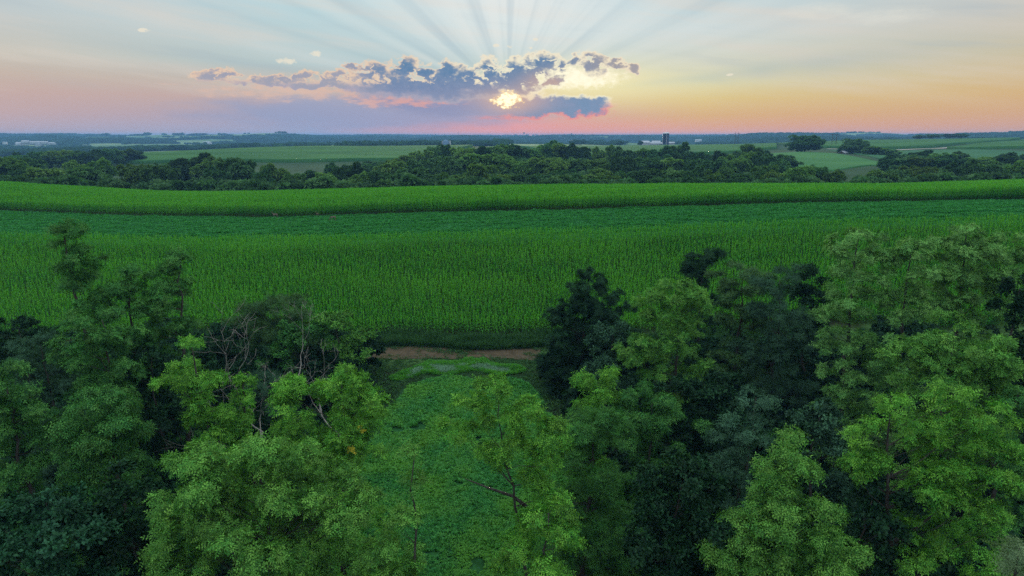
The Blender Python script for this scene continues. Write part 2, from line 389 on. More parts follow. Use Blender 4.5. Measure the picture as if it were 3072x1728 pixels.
# ------------------------------------------------------------------ lie of the land (surveyed points: photo x, photo y, distance, height of crop)
K = 3072.0/2576.0
CORN_H = 2.55
near_far_edge = [(-700,700,132),(0,694,125),(596,706,120),(1073,698,118),(1789,680,116),(2385,656,113),(3072,638,110),(3700,625,107)]
far_near_edge = [(-700,622,180),(0,632,165),(358,646,155),(835,652,148),(1192,640,145),(1789,627,142),(2385,610,138),(3072,600,134),(3700,592,130)]
far_crest = [(-700,540,235),(0,548,230),(298,566,235),(394,578,240),(537,581,238),(835,576,225),(1312,562,205),(1789,556,200),(2385,556,195),(2623,557,190),(3072,542,185),(3700,530,180)]
PATCHES = {
 'mid_corn':   dict(lo=[(330,492,590),(440,491,585),(861,488,580),(1024,485,585),(1290,482,600)], up=[(300,464,640),(600,449,720),(780,441,790),(950,437,830),(1420,434,880)], h=2.5, hl=0),
 'silo_corn':  dict(lo=[(1700,470,640),(2050,466,640),(2200,460,660),(2330,447,720)], up=[(1560,437,900),(2000,434,1150),(2120,433,1120),(2330,429,1000)], h=2.5, hl=0),
 'hay_slope':  dict(lo=[(2300,492,440),(2380,511,415),(2500,514,410),(2630,496,430)], up=[(2290,461,560),(2400,455,585),(2500,459,570),(2650,488,465)], h=.7, hl=0),
 'soy_slope':  dict(lo=[(2640,478,500),(2800,486,480),(3072,500,450),(3500,505,440)], up=[(2480,449,690),(2700,451,690),(2840,449,670),(3072,453,620),(3500,455,600)], h=.7, hl=0),
 'ridge_corn': dict(lo=[(2380,440,800),(2470,444,760),(2650,448,735),(2790,443,770),(2930,430,850),(3060,419,960)], up=[(2330,428,980),(2420,425,1010),(2600,419,1060),(2700,418,1080),(2930,415,1080),(3060,414,1060)], h=2.6, hl=0),
 'lane_corn':  dict(lo=[(2840,447,690),(2900,450,655),(2990,447,660),(3072,446,650),(3500,444,640)], up=[(2850,440,720),(2900,434,760),(2990,425,850),(3072,418,930),(3500,412,950)], h=2.6, hl=0),
}
ctrl = []
def dense(poly, m=4):
    out = []
    for a, b in zip(poly, poly[1:]):
        for k in range(m): out.append(tuple(u + (v - u)*k/m for u, v in zip(a, b)))
    return out + [poly[-1]]
def C(px, py, Y, h=0.0):
    p = at(px, py, Y); ctrl.append((p.x, p.y, p.z - h))
def Cz(px, Y, z): ctrl.append(((px-1536)/2048.0*Y*1.02, Y, z))
for p in dense(near_far_edge): C(*p, 2.4)
for p in dense(far_near_edge): C(*p)
for p in dense(far_crest): C(*p, 2.5)
for q in PATCHES.values():
    for p in q['lo']: C(*p)
    for p in q['up']: C(*p, q['h'])
for px in (-900, 200, 1000, 1536, 2100, 2900, 4000):
    s = (px-1536)/1536.0
    Cz(px, -90, -5); Cz(px, -30, -4.5); Cz(px, 8, -4.2); Cz(px, 25, -3.6); Cz(px, 40, -3.0); Cz(px, 55, -2.2); Cz(px, 70, -1.2); Cz(px, 79, -.5); Cz(px, 85.5, .1 + max(0, s)*1.0)
    Cz(px, 100, 3.9 + s*(2.6 if s > 0 else 1.8))
for px, a, b, c_ in ((-900,-1,-4,-2),(0,-1,-4,-3),(500,0,-2,0),(1000,0,-1,1),(1536,1,1,5),(2100,1,1,5),(2600,2,2,6),(3072,3,3,8),(3900,3,4,9)):
    Cz(px, 262, a); Cz(px, 340, b); Cz(px, 450, c_)
for p in [(-900,495,720),(0,495,700),(200,492,640),(-900,470,1200),(0,470,1250),(300,456,1400),(0,441,2300),(400,437,2300),(0,418,3200),(0,407,4000),(-900,407,4000),(400,407,4000),(400,418,3200),
          (600,450,1300),(900,446,1500),(800,432,2400),(800,416,3400),(800,407,4400),(1250,437,2000),(1250,416,4500),(1250,407.5,6300),(1536,440,1700),(1600,418,4300),(1600,407.5,6300),
          (2000,430,2500),(2000,414,4500),(2000,407.5,6200),(2450,424,2400),(2450,413,4300),(2450,407.5,6200),(2900,420,2200),(2900,412,4000),(2900,407,5600),(3900,420,2200),(3900,407,5600),
          (1000,424,3200),(1800,424,3200)]: C(*p)
for px in (-900, 400, 1536, 2700, 3900): Cz(px, 7400, -5)
for px in (-900, 0, 400): Cz(px, 5600, -5)
CT = np.array(ctrl)
def _par(x, y):
    return x/(y + 140.0)*1.3, np.log((y + 140.0)/60.0)*.75
pu, pv = _par(CT[:, 0], CT[:, 1])
EPS = 0.0012
A = np.sqrt((pu[:, None]-pu[None])**2 + (pv[:, None]-pv[None])**2 + EPS)
n_ = len(CT); B = np.zeros((n_+3, n_+3)); B[:n_, :n_] = A - np.eye(n_)*.0012
B[:n_, n_] = 1; B[:n_, n_+1] = pu; B[:n_, n_+2] = pv; B[n_:, :n_] = B[:n_, n_:].T
WGT = np.linalg.solve(B, np.concatenate([CT[:, 2], [0, 0, 0]]))
def ground(x, y):
    x = np.atleast_1d(np.asarray(x, float)); y = np.atleast_1d(np.asarray(y, float)); out = np.empty(x.shape); fx, fy, fo = x.ravel(), y.ravel(), out.ravel()
    for i in range(0, len(fx), 20000):
        u, v = _par(fx[i:i+20000], fy[i:i+20000])
        k = np.sqrt((u[:, None]-pu)**2 + (v[:, None]-pv)**2 + EPS)
        fo[i:i+20000] = k @ WGT[:n_] + WGT[n_] + WGT[n_+1]*u + WGT[n_+2]*v
    return fo.reshape(x.shape)
# value noise for land cover and field texture
def vnoise(x, y, seed=0):
    rg = np.random.RandomState(seed); T = rg.rand(64, 64)
    xi = np.floor(x).astype(int); yi = np.floor(y).astype(int); fx = x-xi; fy = y-yi
    fx = fx*fx*(3-2*fx); fy = fy*fy*(3-2*fy)
    a = T[xi % 64, yi % 64]; b = T[(xi+1) % 64, yi % 64]; c = T[xi % 64, (yi+1) % 64]; d = T[(xi+1) % 64, (yi+1) % 64]
    return (a*(1-fx)+b*fx)*(1-fy) + (c*(1-fx)+d*fx)*fy
def fbm(x, y, seed=0, o=4):
    s = 0; a = .5; t = 0
    for i in range(o): s = s + a*vnoise(x*2**i, y*2**i, seed+i); t += a; a *= .5
    return s/t

def _roll(x, y):
    k = np.clip((y - 1250)/900.0, 0, 1)*np.clip((5600 - y)/1500.0, 0, 1)
    r = 78*(fbm(x/720.0 + 3.3, y/520.0 + 8.1, 51, 3) - .52)*k
    for px, Y, a, w, d in ((1210, 2300, 20, 110, 160), (1020, 2500, 14, 150, 160), (560, 2200, 12, 200, 200), (2100, 3000, 10, 260, 250)):
        r = r + a*np.exp(-((x - (px-1536)/2048.0*Y)/w)**2 - ((y - Y)/d)**2)
    return r
_flat = ground
def ground(x, y):
    x = np.atleast_1d(np.asarray(x, float)); y = np.atleast_1d(np.asarray(y, float))
    return _flat(x, y) + _roll(x, y)
def gz(x, y): return float(ground(x, y)[0])

def edge_fn(poly):
    xs = np.array([at(*p).x for p in poly]); ys = np.array([p[2] for p in poly], float); o = np.argsort(xs)
    return lambda x: np.interp(x, xs[o], ys[o])
y_nf, y_fn, y_fc = edge_fn(near_far_edge), edge_fn(far_near_edge), edge_fn(far_crest)
def y_nn(x): return 85.5 + .25*np.sin(np.asarray(x)*.13) + .2*np.sin(np.asarray(x)*.37 + 1)

def forest_mask(x, y):
    """1 where the distant hills are wooded"""
    n = fbm(x/900.0 + 31, y/560.0 + 9, 5, 4)
    return n

def build_ground():
    g = new_mat('land'); a = g.n('ShaderNodeAttribute', attribute_name='cover'); geo = g.n('ShaderNodeNewGeometry')
    nz = g.noise(geo.outputs['Position'], .9, 6, .65); n2 = g.noise(geo.outputs['Position'], .05, 4, .6)
    c = g.mix(1.0, a.outputs['Color'], g.mix(g.rng(nz, .3, .7), (.62, .62, .62), (1.3, 1.3, 1.3)), 'MULTIPLY')
    c = g.mix(1.0, c, g.mix(g.rng(n2, .35, .65), (.85, .88, .9), (1.12, 1.1, 1.0)), 'MULTIPLY')
    p = g.n('ShaderNodeBsdfPrincipled'); g.put(p.inputs['Base Color'], c); p.inputs['Roughness'].default_value = .95; p.inputs['Specular IOR Level'].default_value = .05
    b = g.n('ShaderNodeBump'); b.inputs['Strength'].default_value = .6; b.inputs['Distance'].default_value = .15; g.put(b.inputs['Height'], nz); g.nt.links.new(b.outputs[0], p.inputs['Normal'])
    finish(g, p.outputs[0])
    ny, nx = 330, 300
    ys = -100 + np.concatenate([np.linspace(0, 180, 70, endpoint=False), np.geomspace(180, 7500, ny-70)])
    us = np.linspace(-1.25, 1.25, nx)
    Yg, U = np.meshgrid(ys, us, indexing='ij'); X = U*(Yg + 140.0)
    Z = ground(X, Yg) + np.where(Yg < 84, (fbm(X/6.0, Yg/6.0, 3) - .5)*.35, 0)
    V = np.stack([X, Yg, Z], -1).reshape(-1, 3)
    i = np.arange(ny*nx).reshape(ny, nx)
    F = np.stack([i[:-1, :-1], i[:-1, 1:], i[1:, 1:], i[1:, :-1]], -1).reshape(-1, 4)
    x, y = V[:, 0], V[:, 1]
    cov = np.zeros((len(V), 4)); cov[:, 3] = 1
    def setc(m, c): cov[m, :3] = c
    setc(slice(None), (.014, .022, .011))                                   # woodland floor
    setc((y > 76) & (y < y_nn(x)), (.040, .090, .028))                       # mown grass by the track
    setc((y >= y_nn(x)) & (y <= y_nf(x)), (.030, .034, .016))                # soil under the corn
    setc((y > y_nf(x)) & (y < y_fn(x)), (.016, .105, .030))                  # hay strip
    setc((y >= y_fn(x)) & (y <= y_fc(x)), (.030, .034, .016))
    setc(y > y_fc(x), (.026, .050, .024))
    past = (y > 350) & (y < 1100); setc(past, (.030, .066, .028))
    far = y >= 1000
    fm = forest_mask(x, y)
    setc(far & (fm < .47), (.020, .048, .024)); setc(far & (fm >= .47), (.090, .170, .070))
    fld = far & (fm >= .47) & (vnoise(x/260.0, y/180.0, 40) > .55); setc(fld, (.16, .24, .10))
    plot = (np.abs((x + 4.4)/8.9)**3 + np.abs((y - 55.5)/18.5)**3) < 1; setc(plot, (.018, .080, .022))
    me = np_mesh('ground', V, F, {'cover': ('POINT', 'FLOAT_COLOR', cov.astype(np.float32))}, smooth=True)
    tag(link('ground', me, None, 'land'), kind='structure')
build_ground()

# ------------------------------------------------------------------ distant fields: raised crops with a step at their edge
def crop_mat(name, c1, c2, rows=.9):
    g = new_mat(name); geo = g.n('ShaderNodeNewGeometry')
    big = g.noise(g.v('MULTIPLY', geo.outputs['Position'], (.010, .022, 0)), 1.0, 4, .55)
    fine = g.noise(g.v('MULTIPLY', geo.outputs['Position'], (.35, .55, .8)), 1.0, 5, .7)
    c = g.mix(g.rng(g.m('ADD', g.m('MULTIPLY', big, .6), g.m('MULTIPLY', fine, .4)), .36, .62), c1, c2)
    p = g.n('ShaderNodeBsdfPrincipled'); g.put(p.inputs['Base Color'], c); p.inputs['Roughness'].default_value = .9; p.inputs['Specular IOR Level'].default_value = .05
    b = g.n('ShaderNodeBump'); b.inputs['Strength'].default_value = 1.0; b.inputs['Distance'].default_value = rows; g.put(b.inputs['Height'], fine); g.nt.links.new(b.outputs[0], p.inputs['Normal'])
    finish(g, p.outputs[0])
crop_mat('crop_corn', (.020,.085,.020), (.046,.140,.030))
crop_mat('crop_hay', (.030,.115,.034), (.055,.165,.046), .4)
crop_mat('crop_soy', (.022,.090,.038), (.040,.130,.048), .4)
def patch(name, key, mat, label, cat='field', nu=150, nv=26):
    q = PATCHES[key]; h = q['h']
    def res(poly):
        P = np.array([list(at(*p))[:2] for p in poly]); t = np.linspace(0, 1, len(P)); tt = np.linspace(0, 1, nu)
        s = np.concatenate([[0], np.cumsum(np.hypot(*np.diff(P, axis=0).T))]); s /= s[-1]
        return np.stack([np.interp(tt, s, P[:, 0]), np.interp(tt, s, P[:, 1])], -1)
    lo, up = res(q['lo']), res(q['up'])
    t = np.linspace(0, 1, nv)[:, None, None]; G = lo[None]*(1-t) + up[None]*t
    x, y = G[..., 0], G[..., 1]; zg = ground(x, y)
    z = zg + h*(.92 + .16*fbm(x/3.1, y/3.1, 11, 3))
    i = np.arange(nv*nu).reshape(nv, nu)
    V = np.stack([x, y, z], -1).reshape(-1, 3).tolist(); F = np.stack([i[:-1, :-1], i[:-1, 1:], i[1:, 1:], i[1:, :-1]], -1).reshape(-1, 4).tolist()
    ring = list(i[0]) + list(i[1:, -1]) + list(i[-1, :-1][::-1]) + list(i[1:-1, 0][::-1])
    b0 = len(V); fl = zg.ravel()
    for k in ring: V.append((V[k][0], V[k][1], fl[k] - .3))
    n = len(ring)
    for k in range(n): F.append([ring[k], b0 + k, b0 + (k+1) % n, ring[(k+1) % n]])
    me = np_mesh(name, np.array(V), np.array(F))
    o = link(name, me, None, mat); tag(o, label, cat, None, 'stuff'); return o
patch('corn_crop', 'mid_corn', 'crop_corn', 'green corn field on the hill beyond the valley trees, left of the wood')
patch('corn_crop', 'silo_corn', 'crop_corn', 'corn field on the rise in front of the silos')
patch('hay_crop', 'hay_slope', 'crop_hay', 'bright green hay slope below the broad lone tree')
patch('bean_crop', 'soy_slope', 'crop_soy', 'dull green bean field below the gravel lane')
patch('corn_crop', 'ridge_corn', 'crop_corn', 'long corn strip along the ridge above the gravel lane')
patch('corn_crop', 'lane_corn', 'crop_corn', 'corn block beside the bend of the gravel lane')

def strip(name, pts, w, mat, dz=.05, n=60, kind='structure', wig=0.0):
    P = np.array(pts, float); s = np.concatenate([[0], np.cumsum(np.hypot(*np.diff(P[:, :2], axis=0).T))]); tt = np.linspace(0, s[-1], n)
    x = np.interp(tt, s, P[:, 0]); y = np.interp(tt, s, P[:, 1]); dx, dy = np.gradient(x), np.gradient(y); L = np.hypot(dx, dy)
    V = []; F = []; m = 6
    for k in range(n):
        for j in range(m):
            e = (j/(m-1) - .5)*w*(1 + wig*(vnoise(np.array([tt[k]/1.7]), np.array([j*3.3]), 8)[0] - .5))
            px, py = x[k] - dy[k]/L[k]*e, y[k] + dx[k]/L[k]*e
            V.append((px, py, gz(px, py) + dz + (.03*(j in (1, 4)) if wig else 0)))
    for k in range(n-1):
        for j in range(m-1): F.append((k*m+j, (k+1)*m+j, (k+1)*m+j+1, k*m+j+1))
    o = link(name, np_mesh(name, np.array(V), np.array(F), smooth=True), None, mat); tag(o, kind=kind); return o
lane = [at(2480, 451, 720), at(2560, 453, 710), at(2700, 450.5, 705), at(2800, 446, 725), at(2865, 439, 760)]
strip('gravel_road', [(p.x, p.y) for p in lane], 6.5, 'gravel', .75)
strip('dirt_track', [(-21, 80.0), (-14, 80.3), (-3, 80.5), (3.5, 80.3)], 3.4, 'dirt', .09, 80, wig=.5)

# ------------------------------------------------------------------ scattering of ground cover (one object each, plants too many to count)
LIB = bpy.data.collections.new('plant_library')
def proto_set(name, meshes, mat):
    c = bpy.data.collections.new(name)
    for k, me in enumerate(meshes):
        if not me.materials: me.materials.append(MAT[mat])
        c.objects.link(bpy.data.objects.new('%s_%d' % (name, k), me))
    return c
def scatter(name, P, rot, scl, protos, nproto, label, cat, parent=None):
    me = bpy.data.meshes.new(name); P = np.asarray(P, np.float32); n = len(P)
    me.vertices.add(n); me.vertices.foreach_set('co', P.ravel())
    for an, typ, val in (('rot', 'FLOAT_VECTOR', rot), ('scl', 'FLOAT', scl), ('pick', 'INT', rs.randint(0, nproto, n))):
        a = me.attributes.new(an, typ, 'POINT'); a.data.foreach_set('vector' if typ == 'FLOAT_VECTOR' else 'value', np.ascontiguousarray(val, np.int32 if typ == 'INT' else np.float32).ravel())
    o = link(name, me, parent)
    ng = bpy.data.node_groups.new('scatter_' + name, 'GeometryNodeTree')
    ng.interface.new_socket('Geometry', in_out='INPUT', socket_type='NodeSocketGeometry'); ng.interface.new_socket('Geometry', in_out='OUTPUT', socket_type='NodeSocketGeometry')
    N = ng.nodes; L = ng.links
    gi, go = N.new('NodeGroupInput'), N.new('NodeGroupOutput'); ip = N.new('GeometryNodeInstanceOnPoints'); ci = N.new('GeometryNodeGeometryToInstance')
    for src in reversed(protos.objects[:nproto]):
        oi = N.new('GeometryNodeObjectInfo'); oi.inputs['Object'].default_value = src; oi.inputs['As Instance'].default_value = False; L.new(oi.outputs['Geometry'], ci.inputs[0])
    def na(nm, t):
        x = N.new('GeometryNodeInputNamedAttribute'); x.data_type = t; x.inputs['Name'].default_value = nm; return x.outputs['Attribute']
    L.new(gi.outputs[0], ip.inputs['Points']); L.new(ci.outputs[0], ip.inputs['Instance']); ip.inputs['Pick Instance'].default_value = True
    L.new(na('pick', 'INT'), ip.inputs['Instance Index']); L.new(na('rot', 'FLOAT_VECTOR'), ip.inputs['Rotation']); L.new(na('scl', 'FLOAT'), ip.inputs['Scale'])
    L.new(ip.outputs[0], go.inputs[0])
    md = o.modifiers.new('scatter', 'NODES'); md.node_group = ng
    tag(o, label, cat, None, 'stuff')
    return o

def corn_plant(rg, nleaf=9, H=2.3, segs=3, nplants=1, spread=0.0):
    V = []; F = []; T = []
    def tri_strip(pts, w, up, tint):
        for k in range(len(pts)-1):
            a, b = Vector(pts[k]), Vector(pts[k+1]); d = (b-a).normalized(); s = d.cross(up).normalized() if d.cross(up).length > .01 else Vector((1, 0, 0))
            o = len(V); V.extend([a - s*w[k]/2, a + s*w[k]/2, b + s*w[k+1]/2, b - s*w[k+1]/2]); F.append((o, o+1, o+2, o+3)); T.append(tint)
    for q in range(nplants):
        ox, oy = (rg.uniform(-spread, spread), rg.uniform(-spread*.35, spread*.35)) if nplants > 1 else (0, 0); h = H*rg.uniform(.9, 1.08)
        base = rg.uniform(0, 6.28)
        tri_strip([(ox, oy, 0), (ox, oy, h)], [.035, .02], Vector((0, 1, .1)), .3)
        tri_strip([(ox, oy, 0), (ox, oy, h)], [.035, .02], Vector((1, 0, .1)), .3)
        for k in range(nleaf):
            z0 = h*(.30 + .66*k/(nleaf-1)); az = base + k*math.pi + rg.normal(0, .45); Ln = rg.uniform(.65, .95)*(1.0 if k < nleaf-2 else .75)
            top = k >= nleaf-4; rise = rg.uniform(1.0, 1.7) if top else rg.uniform(.45, .85); Ln *= .58 if top else 1.0; pts = []
            for j in range(segs+1):
                t = j/segs; r = Ln*t*(.42 if top else .78); z = z0 + Ln*(rise*t - 1.05*rise*t*t*(.5 if top else 1.1))
                pts.append((ox + r*math.cos(az), oy + r*math.sin(az), z))
            tri_strip(pts, [.07, .11, .08, .012][:segs+1] if segs == 3 else [.10, .14, .015], Vector((0, 0, 1)), min(1.0, max(0.0, (k/(nleaf-1.0))**1.6*rg.uniform(.75, 1.15))))  # tint by height: young top leaves lighter, low leaves darkened to imitate shade
        for k in range(3):
            az = rg.uniform(0, 6.28); tri_strip([(ox, oy, h), (ox + .1*math.cos(az), oy + .1*math.sin(az), h + .28)], [.022, .012], Vector((math.sin(az), -math.cos(az), .2)), .55)
    return np_mesh('corn_plant', np.array([tuple(v) for v in V]), np.array(F), {'tint': ('FACE', 'FLOAT', np.array(T, np.float32))})
rg = np.random.RandomState(3)
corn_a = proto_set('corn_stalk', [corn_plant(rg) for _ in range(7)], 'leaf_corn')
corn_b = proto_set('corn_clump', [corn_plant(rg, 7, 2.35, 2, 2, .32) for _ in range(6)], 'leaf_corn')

def rows_between(f0, f1, x0, x1, row, step, jit, margin=0.0):
    out = []
    nrow = int(np.mean(f1(np.linspace(x0, x1, 50)) - f0(np.linspace(x0, x1, 50)))/row)
    for r in range(nrow + 1):
        x = np.arange(x0, x1, step) + rs.uniform(-jit, jit, len(np.arange(x0, x1, step)))
        t = r/nrow; y = f0(x)*(1-t) + f1(x)*t + rs.normal(0, .05, len(x)) + .10*np.sin(x*.8 + r)
        out.append(np.stack([x, y], -1))
    P = np.concatenate(out); keep = np.abs(P[:, 0]) < P[:, 1]*.78 + 9
    return P[keep]
P = rows_between(y_nn, y_nf, -112, 112, .82, .27, .07)
hv = fbm(P[:, 0]/9.0, P[:, 1]/5.0, 21); z = ground(P[:, 0], P[:, 1]); n = len(P)
rot = np.stack([rs.normal(0, .05, n), rs.normal(0, .05, n), rs.uniform(0, 6.28, n)], -1)
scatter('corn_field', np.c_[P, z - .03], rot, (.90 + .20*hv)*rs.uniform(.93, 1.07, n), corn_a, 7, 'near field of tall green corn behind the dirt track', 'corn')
P = rows_between(y_fn, y_fc, -205, 205, .90, .42, .14)
hv = fbm(P[:, 0]/14.0, P[:, 1]/7.0, 22); z = ground(P[:, 0], P[:, 1]); n = len(P)
rot = np.stack([rs.normal(0, .04, n), rs.normal(0, .04, n), rs.normal(0, .35, n)], -1)
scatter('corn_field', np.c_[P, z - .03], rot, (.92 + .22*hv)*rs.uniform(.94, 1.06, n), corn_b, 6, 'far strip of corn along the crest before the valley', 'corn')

def tuft(rg, n, L, W, spread, lean=.6, nseg=1):
    V = []; F = []; T = []
    for k in range(n):
        az = rg.uniform(0, 6.28); r0 = spread*math.sqrt(rg.rand()); l = L*rg.uniform(.6, 1.2); le = lean*rg.uniform(.4, 1.3)
        p = Vector((r0*math.cos(az*3.7), r0*math.sin(az*3.7), 0)); d = Vector((math.cos(az)*le, math.sin(az)*le, 1)).normalized(); s = Vector((-math.sin(az), math.cos(az), 0))*W/2
        m = p + d*l*.55; t = p + d*l + Vector((math.cos(az), math.sin(az), -.6))*l*.18*le; o = len(V)
        V.extend([p, m + s, t, m - s]); F.append((o, o+1, o+2, o+3)); T.append(rg.rand())
    return np_mesh('tuft', np.array([tuple(v) for v in V]), np.array(F), {'tint': ('FACE', 'FLOAT', np.array(T, np.float32))})
hay_p = proto_set('hay_tuft', [tuft(rg, 22, .42, .16, .34, .8) for _ in range(5)], 'leaf_alfalfa')
bean_p = proto_set('plot_tuft', [tuft(rg, 16, .30, .17, .18, 1.1) for _ in range(5)], 'leaf_plot')
grass_p = proto_set('grass_tuft', [tuft(rg, 26, .85, .06, .22, .45) for _ in range(5)], 'leaf_grass')
verge_p = proto_set('verge_tuft', [tuft(rg, 24, .95, .08, .30, .5) for _ in range(5)], 'leaf_verge')
lodge_p = proto_set('lodged_tuft', [tuft(rg, 24, .8, .07, .25, .9) for _ in range(5)], 'leaf_lodged')
turf_p = proto_set('turf_tuft', [tuft(rg, 24, .20, .05, .28, .9) for _ in range(4)], 'leaf_verge')
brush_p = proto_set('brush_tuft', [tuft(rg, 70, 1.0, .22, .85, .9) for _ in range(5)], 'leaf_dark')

def rnd_rot(n, s=.1): return np.stack([rs.normal(0, s, n), rs.normal(0, s, n), rs.uniform(0, 6.28, n)], -1)
# hay strip, lying in wind rows
x = rs.uniform(-150, 150, 62000); t = rs.rand(62000); y = (y_nf(x) + 4)*(1-t) + (y_fn(x) - .2)*t
k = np.abs(x) < y*.78 + 8; x, y = x[k], y[k]; n = len(x)
w = fbm(x/3.2 + 3, y/.9, 31, 3); z = ground(x, y)
scatter('hay_field', np.c_[x, y, z - .05], rnd_rot(n, .2), np.clip(.55 + 1.3*(w - .4), .35, 1.2)*rs.uniform(.8, 1.2, n), hay_p, 5, 'low blue-green hay strip between the two corn fields', 'hay')
# food plot of leafy greens
def in_plot(x, y): return np.abs((x + 4.4)/8.9)**3 + np.abs((y - 55.5)/18.5)**3 < 1 + .5*(fbm(x/4.0, y/4.0, 17) - .5)
x = rs.uniform(-15, 6, 60000); y = rs.uniform(34, 76, 60000); k = in_plot(x, y) & (fbm(x/2.2, y/2.2, 19) > .29); x, y = x[k], y[k]; n = len(x)
scatter('food_plot', np.c_[x, y, ground(x, y)], rnd_rot(n, .2), (.35 + .75*fbm(x/3.0, y/3.0, 23))*rs.uniform(.7, 1.25, n), bean_p, 5, 'low leafy green plot in the clearing', 'ground cover')
# crescent of tall grass at the end of the plot
x = rs.uniform(-14.5, 2.5, 15000); q = (x + 6.1)/7.6; c0 = 76.6 - q*q*2.4 + .10*(x + 6) + .5*np.sin(x*1.1); y = c0 + rs.uniform(-1.9, 1.5, 15000)*np.sqrt(np.clip(1 - np.abs(q)**3, 0, 1)); k = np.abs(q) < 1
mid = (np.abs(y - c0 + .5) < .8) & (np.abs(q) < .75) & (fbm(x/2.0, y/1.0, 30) > .36); xm, ym = x[k & mid], y[k & mid]; k &= ~mid; x, y = x[k], y[k]; n = len(x)
scatter('lodged_grass', np.c_[xm, ym, ground(xm, ym)], rnd_rot(len(xm), .7), rs.uniform(.25, .6, len(xm)), lodge_p, 5, 'grey-green flattened grass in the middle of the bright crescent', 'grass')
scatter('tall_grass', np.c_[x, y, ground(x, y)], rnd_rot(n, .22), (.10 + .62*fbm(x/1.1, y/.8, 29))*rs.uniform(.6, 1.35, n), grass_p, 5, 'bright crescent of tall grass at the far end of the plot', 'grass')
# weedy verge between corn and track
x = rs.uniform(-40, 40, 9000); y = 83.4 + rs.uniform(-1.5, 1.6, 9000) + .5*np.sin(x*.3); n = len(x)
scatter('weed_verge', np.c_[x, y, ground(x, y)], rnd_rot(n, .2), (.4 + 1.0*fbm(x/2.5, y/1.5, 33))*rs.uniform(.7, 1.2, n), verge_p, 5, 'dark weedy verge along the edge of the near corn', 'weeds')
# turf round the plot and on the track
x = rs.uniform(-30, 30, 26000); y = rs.uniform(44, 83, 26000); k = ~in_plot(x, y) & ((np.abs(y - 80.4) > 1.4) | (fbm(x/1.6, y/.8, 71) > .51)); x, y = x[k], y[k]; n = len(x)
scatter('turf', np.c_[x, y, ground(x, y)], rnd_rot(n, .2), (.5 + 1.0*fbm(x/3, y/3, 35))*rs.uniform(.7, 1.3, n), turf_p, 4, 'short rough turf around the plot and the dirt track', 'grass')
# brush on the woodland floor
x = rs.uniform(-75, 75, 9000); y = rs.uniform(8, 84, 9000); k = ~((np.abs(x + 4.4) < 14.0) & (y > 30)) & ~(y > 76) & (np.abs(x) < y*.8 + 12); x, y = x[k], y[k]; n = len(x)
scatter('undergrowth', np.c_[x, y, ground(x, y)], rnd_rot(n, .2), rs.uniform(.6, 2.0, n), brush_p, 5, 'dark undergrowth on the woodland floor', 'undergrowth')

# ------------------------------------------------------------------ trees
UP = np.array([0, 0, 1.0])
def unit(v): return v/np.maximum(np.linalg.norm(v, axis=-1, keepdims=True), 1e-9)
STYLE = {  # clump radius, clumps per area, twigs per clump, fronds per twig, frond length, frond width, droop, flatten
 'locust': dict(cr=.46, dens=.44, tw=34, fr=6, L=.30, W=.085, droop=.30, flat=.60, tspread=.85, rough=.6, spr=8, fl=.33, ll=.125, lw=.056, nf=8, np=3, fd=.40),
 'walnut': dict(cr=.54, dens=.50, tw=38, fr=6, L=.34, W=.090, droop=.50, flat=.65, tspread=.9, rough=.5, spr=9, fl=.40, ll=.15, lw=.056, nf=8, np=3, fd=.65),
 'ash':    dict(cr=.44, dens=.66, tw=28, fr=6, L=.28, W=.090, droop=.25, flat=.75, tspread=.8, rough=.4, spr=8, fl=.28, ll=.125, lw=.052, nf=8, np=3, fd=.30),
 'broad':  dict(cr=.46, dens=.56, tw=46, fr=4, L=.20, W=.13, droop=.25, flat=.70, tspread=1.0, rough=.5, spr=8, fl=.24, ll=.16, lw=.11, nf=8, np=1, fd=.30),
 'willow': dict(cr=.40, dens=.62, tw=36, fr=5, L=.26, W=.058, droop=.10, flat=.9, tspread=.6, rough=.4, spr=8, fl=.28, ll=.12, lw=.030, nf=8, np=3, fd=.12),
 'sparse': dict(cr=.42, dens=.46, tw=32, fr=6, L=.29, W=.080, droop=.30, flat=.5, tspread=.9, rough=.6, spr=8, fl=.33, ll=.12, lw=.052, nf=8, np=3, fd=.35),
}
DET = .62
